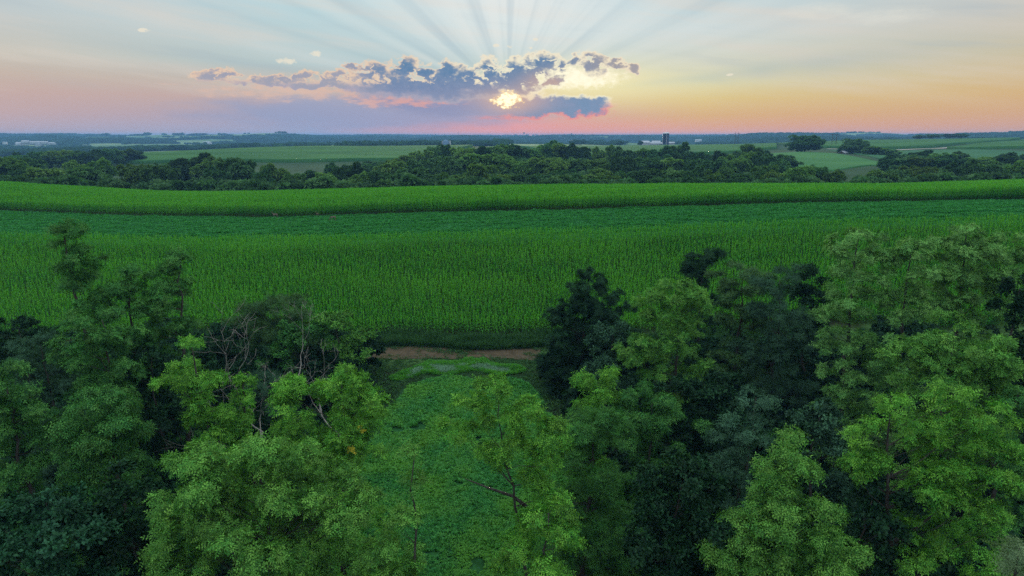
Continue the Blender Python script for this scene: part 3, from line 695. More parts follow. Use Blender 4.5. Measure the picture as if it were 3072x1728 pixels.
def clumps(lobes, st, rg):
    """lobes: list of (centre xyz, radii xyz); returns leaf quads and clump centres"""
    s = STYLE[st]; CC = []; CR = []; CO = []
    sub = []
    lobes = [q if len(q) == 3 else (q[0], q[1], 1.0) for q in lobes]
    for c, r, dn in lobes:                                      # each lobe breaks up into branch masses
        c = np.array(c, float); r = np.array(r, float)
        if min(r) < 1.1 or s.get('whole'): sub.append((c, r, dn)); continue
        m = int(np.clip(5 + 1.1*(r[0]*r[2]), 6, 16))
        i = np.arange(m) + .5; ph = np.arccos(1 - 2*i/m*.86); th = math.pi*(1 + 5**.5)*i + rg.uniform(0, 6.28)
        d = np.stack([np.cos(th)*np.sin(ph), np.sin(th)*np.sin(ph), np.cos(ph)], -1) + rg.normal(0, .25, (m, 3))
        for q in d:
            k = rg.uniform(.30, .56)*(6.0/m)**.25
            sub.append((c + q*r*rg.uniform(.55, .92), r*k*np.array([1.05, 1.05, .95])*rg.uniform(.75, 1.25, 3), dn))
    for c, r, dn in sub:
        cr = min(s['cr'], .7*min(r[0], r[2]))
        area = 4*math.pi*(((r[0]*r[1])**1.6 + (r[0]*r[2])**1.6 + (r[1]*r[2])**1.6)/3)**(1/1.6)
        n = max(4, int(dn*s['dens']*area/(math.pi*cr*cr*1.5)))
        i = np.arange(n) + .5; ph = np.arccos(1 - 2*i/n); th = math.pi*(1 + 5**.5)*i + rg.uniform(0, 6.28)
        d = np.stack([np.cos(th)*np.sin(ph), np.sin(th)*np.sin(ph), np.cos(ph)], -1); d = unit(d + rg.normal(0, .22, d.shape))
        k = (d[:, 2] > -.25) | (rg.rand(n) < .3); d = d[k]; n = len(d)
        u = np.clip(rg.normal(.86, .22, n)*(1 - s.get('rough', .3)*.5*rg.rand(n)), .25, 1.32)
        CC.append(c + d*(r - cr*.5)*u[:, None]); CO.append(d); CR.append(cr*rg.uniform(.55, 1.3, n)*np.where(u > 1.05, .62, 1.0))
    return np.concatenate(CC), np.concatenate(CO), np.concatenate(CR)
def grow(lobes, st, rg, detail=1.0):
    s = STYLE[st]; CC, CO, CR = clumps(lobes, st, rg); n = len(CC)
    detail *= DET; nt = max(6, int(s['tw']*detail))
    v = rg.normal(0, 1, (n, nt, 3)); v = unit(v); flip = (v[..., 2] < 0) & (rg.rand(n, nt) < .6); v[..., 2] = np.where(flip, -v[..., 2], v[..., 2])
    rad = CR[:, None, None]*(rg.uniform(.35, 1.0, (n, nt, 1))**.6)
    P = CC[:, None] + v*rad*np.array([1, 1, s['flat']])
    ax = unit(v*.9 + CO[:, None]*.7 + UP*.15 + rg.normal(0, .35, v.shape))
    P = P.reshape(-1, 3); ax = ax.reshape(-1, 3); m = len(P); fr = s['fr']
    e1 = unit(np.cross(ax, rg.normal(0, 1, ax.shape))); e2 = np.cross(ax, e1)
    a = (np.arange(fr)/fr*6.283)[None] + rg.uniform(0, 6.28, (m, 1)) + rg.normal(0, .3, (m, fr))
    rd = e1[:, None]*np.cos(a)[..., None] + e2[:, None]*np.sin(a)[..., None]
    fa = unit(ax[:, None]*.55 + rd*s['tspread'] - UP*s['droop']*rg.uniform(.4, 1.2, (m, fr, 1)))
    k = 1.0/math.sqrt(max(detail, .25))
    L = s['L']*rg.uniform(.6, 1.2, (m, fr, 1))*k; W = s['W']*.5*rg.uniform(.75, 1.2, (m, fr, 1))*k
    p0 = np.broadcast_to(P[:, None], fa.shape) + rg.normal(0, .06, fa.shape)
    side = unit(np.cross(fa, UP + rg.normal(0, .45, fa.shape)))
    mid = p0 + fa*L*.5 + UP*L*.10; tip = p0 + fa*L - UP*L*.12
    V = np.stack([p0, mid + side*W, tip, mid - side*W], 2).reshape(-1, 3)
    F = np.arange(len(V)).reshape(-1, 4)
    ct = rg.rand(n)                                             # shoots of one clump share an age and so a tone
    tint = np.clip(.55*np.repeat(ct, nt*fr) + .45*rg.rand(n*nt*fr), 0, 1)
    return V, F, tint, CC, CR
def sprig_mesh(st, rg):
    """a twig with a rosette of compound leaves, every leaflet a quad"""
    s = STYLE[st]; V = []; F = []; T = []
    def quad(p, d, l, w, up):
        sd = d.cross(up); sd = sd.normalized() if sd.length > .01 else Vector((1, 0, 0)); o = len(V); m = p + d*l*.5 + up*l*.08
        V.extend([p, m + sd*w/2, p + d*l - up*l*.06, m - sd*w/2]); F.append((o, o+1, o+2, o+3))
    for k in range(s['nf']):
        a = k*2.4 + rg.uniform(-.4, .4); el = rg.uniform(-.25, .75); hgt = rg.uniform(0, .22); L = s['fl']*rg.uniform(.65, 1.2)
        p = Vector((math.cos(a)*.03, math.sin(a)*.03, hgt)); d = Vector((math.cos(a)*math.cos(el), math.sin(a)*math.cos(el), math.sin(el))); t0 = rg.rand()
        for q in range(s['np']):
            t = (q + .6)/s['np']; c = p + d*L*t; dd = (d - Vector((0, 0, 1))*s['fd']*t*1.4).normalized(); d = (d - Vector((0, 0, 1))*s['fd']*.22).normalized()
            sd = dd.cross(Vector((0, 0, 1))); sd = sd.normalized() if sd.length > .01 else Vector((1, 0, 0)); up = sd.cross(dd)
            if s['np'] > 1:
                for sg in (-1, 1): quad(c, (sd*sg + dd*.45 - Vector((0, 0, .25))).normalized(), s['ll']*rg.uniform(.8, 1.15), s['lw'], up); T.append(min(1, max(0, t0 + rg.uniform(-.2, .2))))
        quad(p + d*L*(.95 if s['np'] > 1 else rg.uniform(.2, .9)), d, s['ll']*1.1, s['lw'], (d.cross(Vector((0, 0, 1))).cross(d) if abs(d.z) < .98 else Vector((1, 0, 0))).normalized()); T.append(t0)
        if s['np'] == 1:
            for e in range(3):
                dd = (d + Vector(rg.normal(0, .6, 3))).normalized(); quad(p + d*L*rg.uniform(.1, 1.0), dd, s['ll']*rg.uniform(.7, 1.1), s['lw'], Vector((rg.normal(0, .3), rg.normal(0, .3), 1)).normalized()); T.append(rg.rand())
    return np_mesh('sprig', np.array([tuple(v) for v in V]), np.array(F), {'tint': ('FACE', 'FLOAT', np.array(T, np.float32))})
SPRIGS = {}
def sprig_set(st, leaf):
    if (st, leaf) not in SPRIGS: SPRIGS[st, leaf] = proto_set('sprig_%s_%s' % (st, leaf), [sprig_mesh(st, np.random.RandomState(900+k)) for k in range(5)], leaf)
    return SPRIGS[st, leaf]
def sprig_crown(LW, st, leaf, rg, detail, parent, name='crown'):
    s = STYLE[st]; CC, CO, CR = clumps(LW, st, rg); n = len(CC); nt = max(4, int(s['spr']*detail))
    v = unit(rg.normal(0, 1, (n, nt, 3))); fl = (v[..., 2] < 0) & (rg.rand(n, nt) < .65); v[..., 2] = np.where(fl, -v[..., 2], v[..., 2])
    P = (CC[:, None] + v*CR[:, None, None]*.85*(rg.uniform(.1, 1.0, (n, nt, 1))**.5)*np.array([1, 1, s['flat']])).reshape(-1, 3)
    ax = unit(v*.55 + CO[:, None]*.5 + UP*.55 + rg.normal(0, .3, v.shape)).reshape(-1, 3)
    e1 = unit(np.cross(ax, rg.normal(0, 1, ax.shape))); e2 = np.cross(ax, e1)
    rot = np.stack([np.arctan2(e2[:, 2], ax[:, 2]), np.arctan2(-e1[:, 2], np.hypot(e1[:, 0], e1[:, 1])), np.arctan2(e1[:, 1], e1[:, 0])], -1)
    k = P[:, 2] > .3; P, rot = P[k], rot[k]; global N_SPR; N_SPR += len(P)
    scatter(name, P, rot, rg.uniform(.75, 1.3, len(P))/math.sqrt(min(detail, 1.0)), sprig_set(st, leaf), 5, None, None, parent)
    return CC
N_SPR = 0
def crown_mesh(V, F, tint): return np_mesh('crown', V, F, {'tint': ('FACE', 'FLOAT', tint.astype(np.float32))})
def limbs_mesh(base, lobes, CC, rg, r0, frac=.6, n0=8):
    mb = MB(); base = Vector(base); lobes = sorted(lobes, key=lambda q: q[0][2])
    topc, topr = lobes[-1][:2]; tc = Vector(topc) + Vector((0, 0, .5*topr[2])); H = tc.z - base.z
    cxm = Vector((np.mean([q[0][0] for q in lobes]), np.mean([q[0][1] for q in lobes]), 0))
    path = [base, base + Vector((rg.uniform(-.1, .1), rg.uniform(-.1, .1), .12*H)), base.lerp(tc, .4)*.55 + (cxm*.5 + Vector((0, 0, base.z + .4*H)))*.45, base.lerp(tc, .72) + Vector((rg.uniform(-.25, .25), rg.uniform(-.2, .2), 0)), tc]
    pts = []                                                    # smooth and crooked
    for k in range(len(path)-1):
        for t in np.linspace(0, 1, 5, endpoint=False): pts.append(path[k].lerp(path[k+1], t) + Vector(rg.normal(0, .07, 3)))
    pts.append(path[-1]); N = len(pts)
    rad = [max(.025, r0*(1 - .9*(i/(N-1))**.8)*(1.35 if i == 0 else 1)) for i in range(N)]
    mb.tube(pts, rad, n0)
    Z = np.array([p.z for p in pts])
    for q in lobes[:-1]:                                        # a main limb into every lobe
        c = Vector(q[0]); d = math.hypot(c.x - base.x, c.y - base.y); i = int(np.argmin(np.abs(Z - (c.z - .75*max(d, 1.0))))); p = pts[i]; rr = min(rad[i]*.55, .11)
        if (c - p).length > .6: mb.tube([p, p.lerp(c, .3) + Vector(rg.normal(0, .12, 3)) + Vector((0, 0, -.05*d)), p.lerp(c, .65) + Vector(rg.normal(0, .15, 3)), c], [rr, rr*.75, rr*.5, rr*.25], 5, False)
    for c in CC[rg.rand(len(CC)) < frac]:
        c = Vector(c); d = math.hypot(c.x - base.x, c.y - base.y); zt = c.z - (.35 + .55*rg.rand())*max(.8, min(d, 4))
        i = int(np.argmin(np.abs(Z - zt))); p = pts[i]; rr = min(rad[i]*.3, .032)
        mb.tube([p, p.lerp(c, .4) + Vector((0, 0, -.06*d)) + Vector(rg.normal(0, .08, 3)), p.lerp(c, .75) + Vector(rg.normal(0, .1, 3)), c], [rr, rr*.7, rr*.45, .012], 4, False)
    return mb.mesh('trunk', True)

def fg_tree(name, label, Y, bx, lobes, style, leaf, seed, detail=1.0, group=None, cat='tree', frac=.22, bark='bark', r0=None, skirt=True):
    """lobes in photo pixels of the 2576-wide view: (x, y, half width, half height[, extra depth])"""
    rg = np.random.RandomState(seed)
    base = at(bx*K, 900, Y); base.z = gz(base.x, Y) - .1
    LW = []
    for q in lobes:
        dy = q[4] if len(q) > 4 else rg.uniform(-.5, .5); yy = Y + dy
        c = at(q[0]*K, q[1]*K, yy); sc = math.hypot(yy, CAM_Z - c.z)/2048.0*K
        rx, rz = q[2]*sc, q[3]*sc*1.04
        LW.append(((c.x - base.x, c.y - base.y, c.z - base.z), (rx, .5*rx + .5*min(rx, rz)*1.0 + .2, rz)))
    if skirt:                                                    # lower, shaded tiers of the crown
        lo = min(LW, key=lambda q: q[0][2] - q[1][2]); zb = lo[0][2] - lo[1][2]*.6; mx = max(q[1][0] for q in LW)
        cx = np.mean([q[0][0] for q in LW]); cy = np.mean([q[0][1] for q in LW])
        if zb > 2.5:
            for q in range(2): LW.append(((cx*(.7 - .3*q) + rg.uniform(-.5, .5)*mx, cy + rg.uniform(-.3, .3)*mx, zb*(.72 - .34*q)), (mx*rg.uniform(.75, 1.0),)*2 + (zb*.26,), .55))
    t = empty(name, base); tag(t, label, cat, group)
    top = max(q[0][2] + q[1][2] for q in LW)
    CC = sprig_crown(LW, style, leaf, rg, detail, t)
    link('trunk', limbs_mesh((0, 0, 0), LW, CC, rg, r0 or (.05 + .014*top), frac), t, bark)
    return t
T = fg_tree
# --- left of the clearing
T('locust_tree', 'tall lopsided feathery tree standing highest on the left, against the hay strip', 50, 240, [(160,580,48,30),(205,590,36,26),(190,650,48,46),(200,720,42,55),(235,790,62,60)], 'locust', 'leaf_walnut', 11)
T('locust_tree', 'dark feathery tree leaning right towards the corn, second tallest on the left', 52, 430, [(455,655,36,28),(425,700,52,48),(420,760,58,56),(440,830,80,56)], 'locust', 'leaf_walnut', 12)
T('locust_tree', 'thin pale-topped tree between the two tall feathery trees on the left', 51, 310, [(325,690,42,30),(300,740,62,44),(350,770,55,44)], 'locust', 'leaf_walnut', 13)
T('locust_tree', 'broad dark feathery tree with forked trunk below the tall lopsided one', 45, 265, [(260,830,80,50),(235,890,90,60),(280,950,75,50)], 'locust', 'leaf_walnut', 14)
T('oak_tree', 'dark shrubby tree at the left edge beside the near corn', 56, 40, [(50,850,70,45),(20,900,60,50)], 'broad', 'leaf_dark', 15)
T('willow_tree', 'grey-green twiggy tree below the corn at the far left', 47, 105, [(105,890,60,50),(110,960,75,60)], 'willow', 'leaf_blue', 16)
T('locust_tree', 'green tree cut by the left edge, beside the rounded dark green one', 36, 20, [(20,985,60,55),(50,1060,70,60),(30,1150,90,80)], 'locust', 'leaf_walnut', 17)
T('walnut_tree', 'rounded drooping green tree in the dark left woods', 37, 260, [(260,1030,85,60),(240,1090,110,50),(270,1150,85,45)], 'walnut', 'leaf_walnut', 18)
T('locust_tree', 'bright yellow-green tree with a thin pointed top left of the clearing', 40, 545, [(480,872,30,32),(475,930,40,40),(440,960,62,34),(510,985,48,55),(525,1060,55,55),(560,1120,60,50)], 'locust', 'leaf_bright', 19)
T('locust_tree', 'slim yellow-green tree just right of the pointed yellow-green one', 41, 610, [(612,965,30,26),(615,1010,38,40),(600,1070,45,45)], 'locust', 'leaf_bright', 20)
T('locust_tree', 'huge bright green crown filling the bottom left of the clearing', 30, 640, [(640,1130,70,45),(500,1190,100,60),(760,1160,90,50),(640,1260,200,110),(800,1330,140,120),(470,1300,100,110),(640,1420,230,110),(860,1240,80,60)], 'locust', 'leaf_locust', 21, .95)
T('locust_tree', 'bright green crown with yellow leaves at the left rim of the clearing', 38, 820, [(740,1010,65,50),(860,985,80,45),(930,1010,45,45),(840,1080,120,60),(780,1130,90,50),(900,1130,60,45)], 'locust', 'leaf_bright', 22)
T('willow_tree', 'olive dome-shaped shrub at the edge of the near corn', 74, 705, [(705,795,110,52),(640,810,50,40)], 'willow', 'leaf_olive', 23, 1.0, None, 'shrub')
T('oak_tree', 'small leafy green tree at the left end of the dirt track', 71, 880, [(875,880,62,50),(840,815,45,28),(890,930,55,40)], 'broad', 'leaf_locust', 24)
T('oak_tree', 'round green bush behind the bare grey trees', 69, 770, [(770,850,60,36),(700,900,60,40)], 'broad', 'leaf_walnut', 25, 1.0, None, 'bush')
T('oak_tree', 'dark bush in shade behind the pointed yellow-green tree', 60, 590, [(590,900,65,45),(540,880,50,40)], 'broad', 'leaf_dark', 26, 1.0, None, 'bush')
T('willow_tree', 'pale grey-green bush under the bare grey trees', 56, 660, [(665,970,55,40),(720,990,40,30)], 'willow', 'leaf_blue', 27, 1.0, None, 'bush')
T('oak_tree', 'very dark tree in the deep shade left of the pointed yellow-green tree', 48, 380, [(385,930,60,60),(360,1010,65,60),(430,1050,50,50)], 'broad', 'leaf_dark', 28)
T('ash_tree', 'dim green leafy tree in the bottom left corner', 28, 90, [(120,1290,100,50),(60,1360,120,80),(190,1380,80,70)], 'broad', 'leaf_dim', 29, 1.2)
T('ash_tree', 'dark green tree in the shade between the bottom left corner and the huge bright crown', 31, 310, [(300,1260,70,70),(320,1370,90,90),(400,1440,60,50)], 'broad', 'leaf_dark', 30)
# --- in the clearing
T('locust_tree', 'slender open tree with a bent trunk standing in the clearing', 33, 1365, [(1245,985,62,42),(1190,1020,60,36),(1330,1030,55,36),(1160,1085,62,36),(1265,1080,70,50),(1390,1090,58,50),(1240,1150,62,40),(1380,1150,50,40),(1300,1130,60,40),(1345,1200,48,34),(1395,1255,44,34)], 'locust', 'leaf_bright', 31, 1.5, None, 'tree', .22, 'bark', .17, False)
T('locust_tree', 'bushy yellow-green sapling at the foot of the slender tree in the clearing', 29.5, 1375, [(1380,1310,80,40),(1420,1360,60,50),(1320,1400,75,60)], 'locust', 'leaf_bright', 32, 1.1)
T('locust_tree', 'thin wispy sapling in the clearing left of the slender tree', 28, 1010, [(1045,1150,45,36),(1050,1240,42,46),(1020,1320,62,52),(990,1410,80,60)], 'sparse', 'leaf_locust', 33, 1.0, None, 'tree', .22, 'bark', .17, False)
# --- right of the clearing
T('ash_tree', 'dense dark egg-shaped tree at the right end of the dirt track', 70, 1465, [(1480,745,62,66),(1450,840,80,100),(1510,800,66,90),(1420,930,65,62),(1480,950,70,60)], 'ash', 'leaf_dark', 41, 1.0)
T('ash_tree', 'dark round-topped tree just above the bright crowns right of the egg-shaped tree', 72, 1765, [(1765,668,60,36),(1745,710,50,40)], 'ash', 'leaf_dark', 42)
T('locust_tree', 'bright feathery tree right of the dark egg-shaped tree', 58, 1720, [(1700,740,70,36),(1745,770,52,45),(1640,790,50,45),(1700,840,80,60),(1620,890,70,55),(1690,930,80,55)], 'locust', 'leaf_locust', 43)
T('ash_tree', 'grey-blue bushy tree at the foot of the dark egg-shaped tree', 60, 1535, [(1540,860,55,42),(1520,930,50,50)], 'broad', 'leaf_blue', 44)
T('locust_tree', 'small bright rounded crown at the right rim of the clearing', 47, 1505, [(1505,985,60,44),(1480,1030,40,30)], 'walnut', 'leaf_bright', 45)
T('locust_tree', 'green drooping crown beside the small bright rounded one', 46, 1645, [(1640,1030,80,45),(1680,1080,60,50),(1600,1085,50,40)], 'walnut', 'leaf_walnut', 46)
T('locust_tree', 'brownish green open tree before the corn, right of centre', 66, 1860, [(1870,700,70,34),(1850,770,70,50),(1890,830,60,50)], 'sparse', 'leaf_olive', 47, 1.2)
T('ash_tree', 'grey-blue tree standing left of the tall pale green trees', 60, 1965, [(1960,720,55,36),(1945,790,62,50),(1985,850,55,60),(1930,900,65,50),(1960,980,80,50)], 'willow', 'leaf_blue', 48, 1.1)
T('ash_tree', 'dark tree tucked behind the grey-blue tree', 64, 2040, [(2030,730,45,40),(2040,790,45,50),(2040,870,50,60)], 'broad', 'leaf_dark', 49)
T('locust_tree', 'tall pale green tree at the left end of the tall group on the right', 52, 2150, [(2160,600,52,30),(2120,625,48,32),(2150,690,76,50),(2200,640,40,40),(2130,770,76,60),(2140,860,74,60),(2150,950,72,60),(2110,1020,56,46)], 'locust', 'leaf_pale', 50)
T('locust_tree', 'tallest pale green tree on the right with a wide ragged top', 53, 2440, [(2430,590,44,30),(2390,630,66,36),(2480,630,60,38),(2540,650,46,36),(2430,690,110,52),(2520,720,62,50),(2380,760,80,50),(2470,790,90,50)], 'locust', 'leaf_pale', 51)
T('locust_tree', 'pale green tree between the two tallest trees on the right', 51, 2290, [(2290,640,42,36),(2290,710,62,50),(2270,780,66,50)], 'locust', 'leaf_pale', 52)
T('locust_tree', 'broad green crown below the tallest tree on the right', 43, 2390, [(2400,865,110,48),(2310,890,60,44),(2480,910,80,44),(2380,950,120,50),(2500,985,70,44)], 'locust', 'leaf_locust', 53)
T('ash_tree', 'very dark tree at the right edge below the tall group', 48, 2570, [(2560,760,40,70),(2570,880,50,80),(2575,1000,60,70)], 'broad', 'leaf_dark', 54)
T('locust_tree', 'bright front tree with pale branches, right foreground', 34, 2330, [(2240,1020,60,36),(2400,1010,80,44),(2320,1080,70,44),(2480,1060,80,44),(2180,1090,70,46),(2400,1150,110,60),(2500,1150,60,60),(2330,1230,90,70),(2440,1260,110,80),(2300,1330,80,60),(2400,1400,130,70),(2170,1180,50,50)], 'locust', 'leaf_bright', 55, .95)
T('locust_tree', 'green conical tree near the bottom, right of the dark trees', 31, 1960, [(1985,1105,42,30),(1965,1160,72,44),(1975,1230,88,60),(1965,1310,110,60),(1890,1370,100,50),(2060,1390,90,55),(1960,1430,150,60)], 'walnut', 'leaf_locust', 56, 1.05)
T('ash_tree', 'dark round willowy tree at the right rim of the clearing', 39, 1480, [(1490,1075,85,48),(1480,1150,100,70),(1470,1250,95,90),(1500,1350,100,90)], 'willow', 'leaf_walnut', 57, 1.3)
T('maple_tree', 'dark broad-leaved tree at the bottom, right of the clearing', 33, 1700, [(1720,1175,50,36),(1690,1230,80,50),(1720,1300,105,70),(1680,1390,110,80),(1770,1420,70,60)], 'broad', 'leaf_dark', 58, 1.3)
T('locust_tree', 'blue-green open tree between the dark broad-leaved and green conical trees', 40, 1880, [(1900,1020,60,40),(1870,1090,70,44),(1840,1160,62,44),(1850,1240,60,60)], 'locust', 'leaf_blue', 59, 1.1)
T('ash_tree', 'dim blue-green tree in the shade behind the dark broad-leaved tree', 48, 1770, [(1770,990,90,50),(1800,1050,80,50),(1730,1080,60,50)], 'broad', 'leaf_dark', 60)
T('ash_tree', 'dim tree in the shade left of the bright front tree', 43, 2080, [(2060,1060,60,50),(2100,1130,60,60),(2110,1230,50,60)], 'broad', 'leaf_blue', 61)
T('willow_tree', 'silvery olive shrub in the bottom right corner', 25, 2560, [(2560,1400,45,40),(2570,1450,60,50)], 'willow', 'leaf_silver', 62, 1.0, None, 'shrub')
T('locust_tree', 'green crown at the right edge beside the bright front tree', 40, 2560, [(2560,1010,50,40),(2570,1080,50,60),(2560,1190,50,60),(2560,1290,60,60)], 'locust', 'leaf_walnut', 63)
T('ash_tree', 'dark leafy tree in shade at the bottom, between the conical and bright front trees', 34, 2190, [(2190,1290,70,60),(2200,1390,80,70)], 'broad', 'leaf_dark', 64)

# shaded bushes that close the woodland floor
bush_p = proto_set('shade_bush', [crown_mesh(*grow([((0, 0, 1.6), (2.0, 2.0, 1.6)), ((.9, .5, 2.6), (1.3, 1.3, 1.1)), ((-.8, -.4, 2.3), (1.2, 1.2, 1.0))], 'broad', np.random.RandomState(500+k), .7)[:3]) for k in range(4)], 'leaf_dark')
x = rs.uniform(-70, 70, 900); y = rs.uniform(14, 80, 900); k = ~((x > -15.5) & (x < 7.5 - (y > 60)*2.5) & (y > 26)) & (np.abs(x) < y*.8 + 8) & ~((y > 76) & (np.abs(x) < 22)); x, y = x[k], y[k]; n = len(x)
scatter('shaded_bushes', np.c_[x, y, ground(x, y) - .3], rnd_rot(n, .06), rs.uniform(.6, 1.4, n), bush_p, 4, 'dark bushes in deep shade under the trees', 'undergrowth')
# --- bare dead trees
def dead_tree(name, label, Y, px, py_top, seed, spread=.6):
    rg = np.random.RandomState(seed); b = at(px*K, 900, Y); b.z = gz(b.x, Y) - .1; top = at(px*K, py_top*K, Y).z; h = top - b.z
    mb = MB()
    def br(p, d, l, r, dep):
        n = 4; pts = [p]; q = p.copy()
        for k in range(n):
            d = (d + Vector(rg.normal(0, .17, 3)) + Vector((0, 0, .05))).normalized(); q = q + d*l/n; pts.append(q.copy())
        mb.tube(pts, [r*(1 - .55*i/n) for i in range(n+1)], 5 if dep < 2 else 3, False)
        if dep < 5:
            for c in range(2 if dep else 3):
                nd = (d + Vector(rg.normal(0, spread, 3))).normalized(); br(pts[-1 - (c > 1)], nd, l*rg.uniform(.6, .8), max(r*.48, .016), dep+1)
    br(Vector((0, 0, 0)), Vector((rg.uniform(-.15, .15), 0, 1)), h*.42, .03 + .010*h, 0)
    t = empty(name, b); tag(t, label, 'dead tree'); link('branches', mb.mesh('branches', True), t, 'bark_pale')
dead_tree('bare_tree', 'bare grey tree in front of the olive dome-shaped shrub', 60, 720, 792, 3, .55)
dead_tree('bare_tree', 'bare grey tree behind the pointed yellow-green tree', 50, 520, 850, 5, .5)
dead_tree('bare_tree', 'low bare grey tree above the pale bush left of the clearing', 52, 632, 900, 8, .6)
dead_tree('bare_tree', 'bare twisted grey tree at the left end of the dirt track', 58, 862, 880, 9, .6)
# dead limb reaching left over the clearing, broken from the slender tree
o = MB().tube([at(1325*K, 1275*K, 33), at(1290*K, 1248*K, 33.1), at(1260*K, 1238*K, 33.2), at(1225*K, 1226*K, 33.3), at(1170*K, 1204*K, 33.4)], [.10, .085, .07, .055, .02], 6).build('dead_limb', 'bark', None, True)
tr = [q for q in bpy.data.objects if q.get('label', '').startswith('slender open tree')][0]
o.parent = tr; o.location = -tr.location

# ------------------------------------------------------------------ valley trees
WORDS = 'first second third fourth fifth sixth seventh eighth ninth tenth eleventh twelfth thirteenth fourteenth fifteenth sixteenth seventeenth eighteenth nineteenth twentieth'.split()
TENS = {2: 'twenty', 3: 'thirty', 4: 'forty', 5: 'fifty', 6: 'sixty'}; TENTH = {3: 'thirtieth', 4: 'fortieth', 5: 'fiftieth', 6: 'sixtieth'}
def ordinal(n):
    if n <= 20: return WORDS[n-1]
    a, b = divmod(n, 10); return TENTH[a] if b == 0 else TENS[a] + '-' + WORDS[b-1]
def valley_proto(seed, lean):
    rg = np.random.RandomState(seed)
    lobes = [((0, 0, .50), (.38, .38, .36))]
    for k in range(8):
        a = rg.uniform(0, 6.28); lobes.append(((.26*math.cos(a), .26*math.sin(a), rg.uniform(.24, .82)), (rg.uniform(.15, .24),)*2 + (rg.uniform(.12, .19),)))
    big = [(tuple(np.array(c)*14), tuple(np.array(r)*14)) for c, r in lobes]
    STYLE['_v'] = dict(cr=1.15, dens=.62, tw=24, fr=4, L=.95, W=.52, droop=.3, flat=.75, tspread=.9)
    V, F, tint, CC, CR = grow(big, '_v', rg)
    tm = limbs_mesh((0, 0, 0), big, CC, rg, .32, .25, 6)
    V = V/14.0
    co = np.empty(len(tm.vertices)*3, np.float32); tm.vertices.foreach_get('co', co); tm.vertices.foreach_set('co', co/14.0)
    return crown_mesh(V, F, tint), tm
VP = []
for k in range(8):
    cm, tm = valley_proto(100 + k, 0); cm.materials.append(MAT['leaf_valley' if k % 2 else 'leaf_valley_light']); tm.materials.append(MAT['bark']); VP.append((cm, tm))
def valley_tree(px, py, w, Y, label, group, rg, hmin=7.0, bottom=None, dark=False):
    top = at(px, py, Y); g0 = gz(top.x, Y)
    if bottom: g0 = at(px, bottom, Y).z
    h = max(hmin, top.z - g0); wd = w/2048.0*Y
    wd = max(wd, h*.55); b = empty('valley_tree', (top.x, Y, top.z - h)); b.rotation_euler = (0, 0, rg.uniform(0, 6.28)); b.scale = (wd/.82, wd/.82, h/.92)
    tag(b, label, 'tree', group); cm, tm = VP[3 if dark else rg.randint(len(VP))]
    link('trunk', tm, b); link('crown', cm, b); return b
front = [(20,480,110,300),(75,515,75,290),(160,508,110,270),(262,506,95,265),(330,542,60,268),(405,500,85,280),(470,500,90,275),(505,545,60,265),(548,545,70,265),(600,532,64,262),(650,515,72,275),(720,480,95,285),(780,520,70,265),(830,487,85,275),(882,525,56,268),(930,512,75,275),(985,522,64,265),(1040,505,80,280),(1085,522,60,262),(1130,510,80,265),(1190,522,70,262),(1240,500,90,270),(1300,530,62,262),(1345,515,80,268),(1400,530,70,262),(1440,495,88,270),(1500,527,75,262),(1560,520,90,265),(1620,525,80,265),(1690,512,92,262),(1742,535,62,262),(1790,505,100,262),(1850,527,70,262),(1892,515,80,260),(1950,505,95,258),(2020,508,90,258),(2075,515,78,256),(2130,520,82,258),(2180,505,66,262),(2232,525,72,255),(2290,500,72,265),(2335,520,70,255),(2400,505,84,255),(2450,497,76,258),(2494,517,66,255),(2590,527,60,258),(2640,515,80,262),(2700,510,84,265),(2760,505,92,268),(2830,510,92,262),(2890,505,84,268),(2950,495,84,262),(3010,490,84,268),(3064,485,84,262)]
second = [(10,470,90,350),(100,478,80,350),(240,478,80,350),(300,482,70,345),(480,488,90,340),(570,477,110,350),(625,480,90,345),(690,492,70,340),(1000,500,60,345),(1060,492,70,350),(1115,492,80,350),(1180,488,90,340),(1260,478,100,345),(1340,470,100,345),(1420,464,100,350),(1500,468,90,345),(1580,470,90,340),(1650,478,90,335),(1720,474,85,345),(1800,480,84,340),(1870,474,64,330),(1930,478,92,335),(2000,470,110,340),(2070,482,80,330),(2125,478,100,335),(2200,475,92,340),(2255,462,74,350),(2295,472,60,340),(2345,478,60,330),(2690,480,84,360),(2750,474,84,360),(2810,472,84,362),(2880,476,80,360),(2950,474,84,365),(3030,470,90,365)]
third = [(1150,478,60,400),(1210,468,66,405),(1265,456,64,430),(1300,440,56,445),(1337,434,50,450),(1390,447,72,430),(1442,450,80,425),(1490,440,62,450),(1518,432,56,460),(1556,438,72,455),(1602,436,72,460),(1644,434,76,465),(1692,436,82,460),(1737,442,60,450),(1800,438,42,430),(1841,432,42,440),(1872,452,62,420),(1930,443,72,430),(1975,450,64,420),(2032,440,62,430),(2092,456,70,410),(2160,462,70,410),(2252,436,62,430),(2360,466,62,400),(2700,462,70,430),(2760,458,80,440),(2830,462,80,430),(2886,452,44,440),(3040,462,90,410)]
left_wood = [(30,470,80,480),(80,468,70,500),(122,457,62,540),(170,455,72,540),(222,458,72,540),(270,458,60,540),(300,450,54,560),(326,445,50,570),(350,448,46,580),(376,450,50,590),(404,453,42,600)]
rgv = np.random.RandomState(77)
for rowname, row, group in (('front row of trees behind the far corn strip', front, 'front row of valley trees'), ('second row of valley trees', second, 'second row of valley trees'),
                            ('back row of the valley wood', third, 'back row of valley trees'), ('dark wood at the far left', left_wood, 'trees of the wood at the far left')):
    for k, (px, py, w, Y) in enumerate(row):
        valley_tree(px, py, w, Y, '%s tree from the left in the %s' % (ordinal(k+1), rowname), group, rgv)
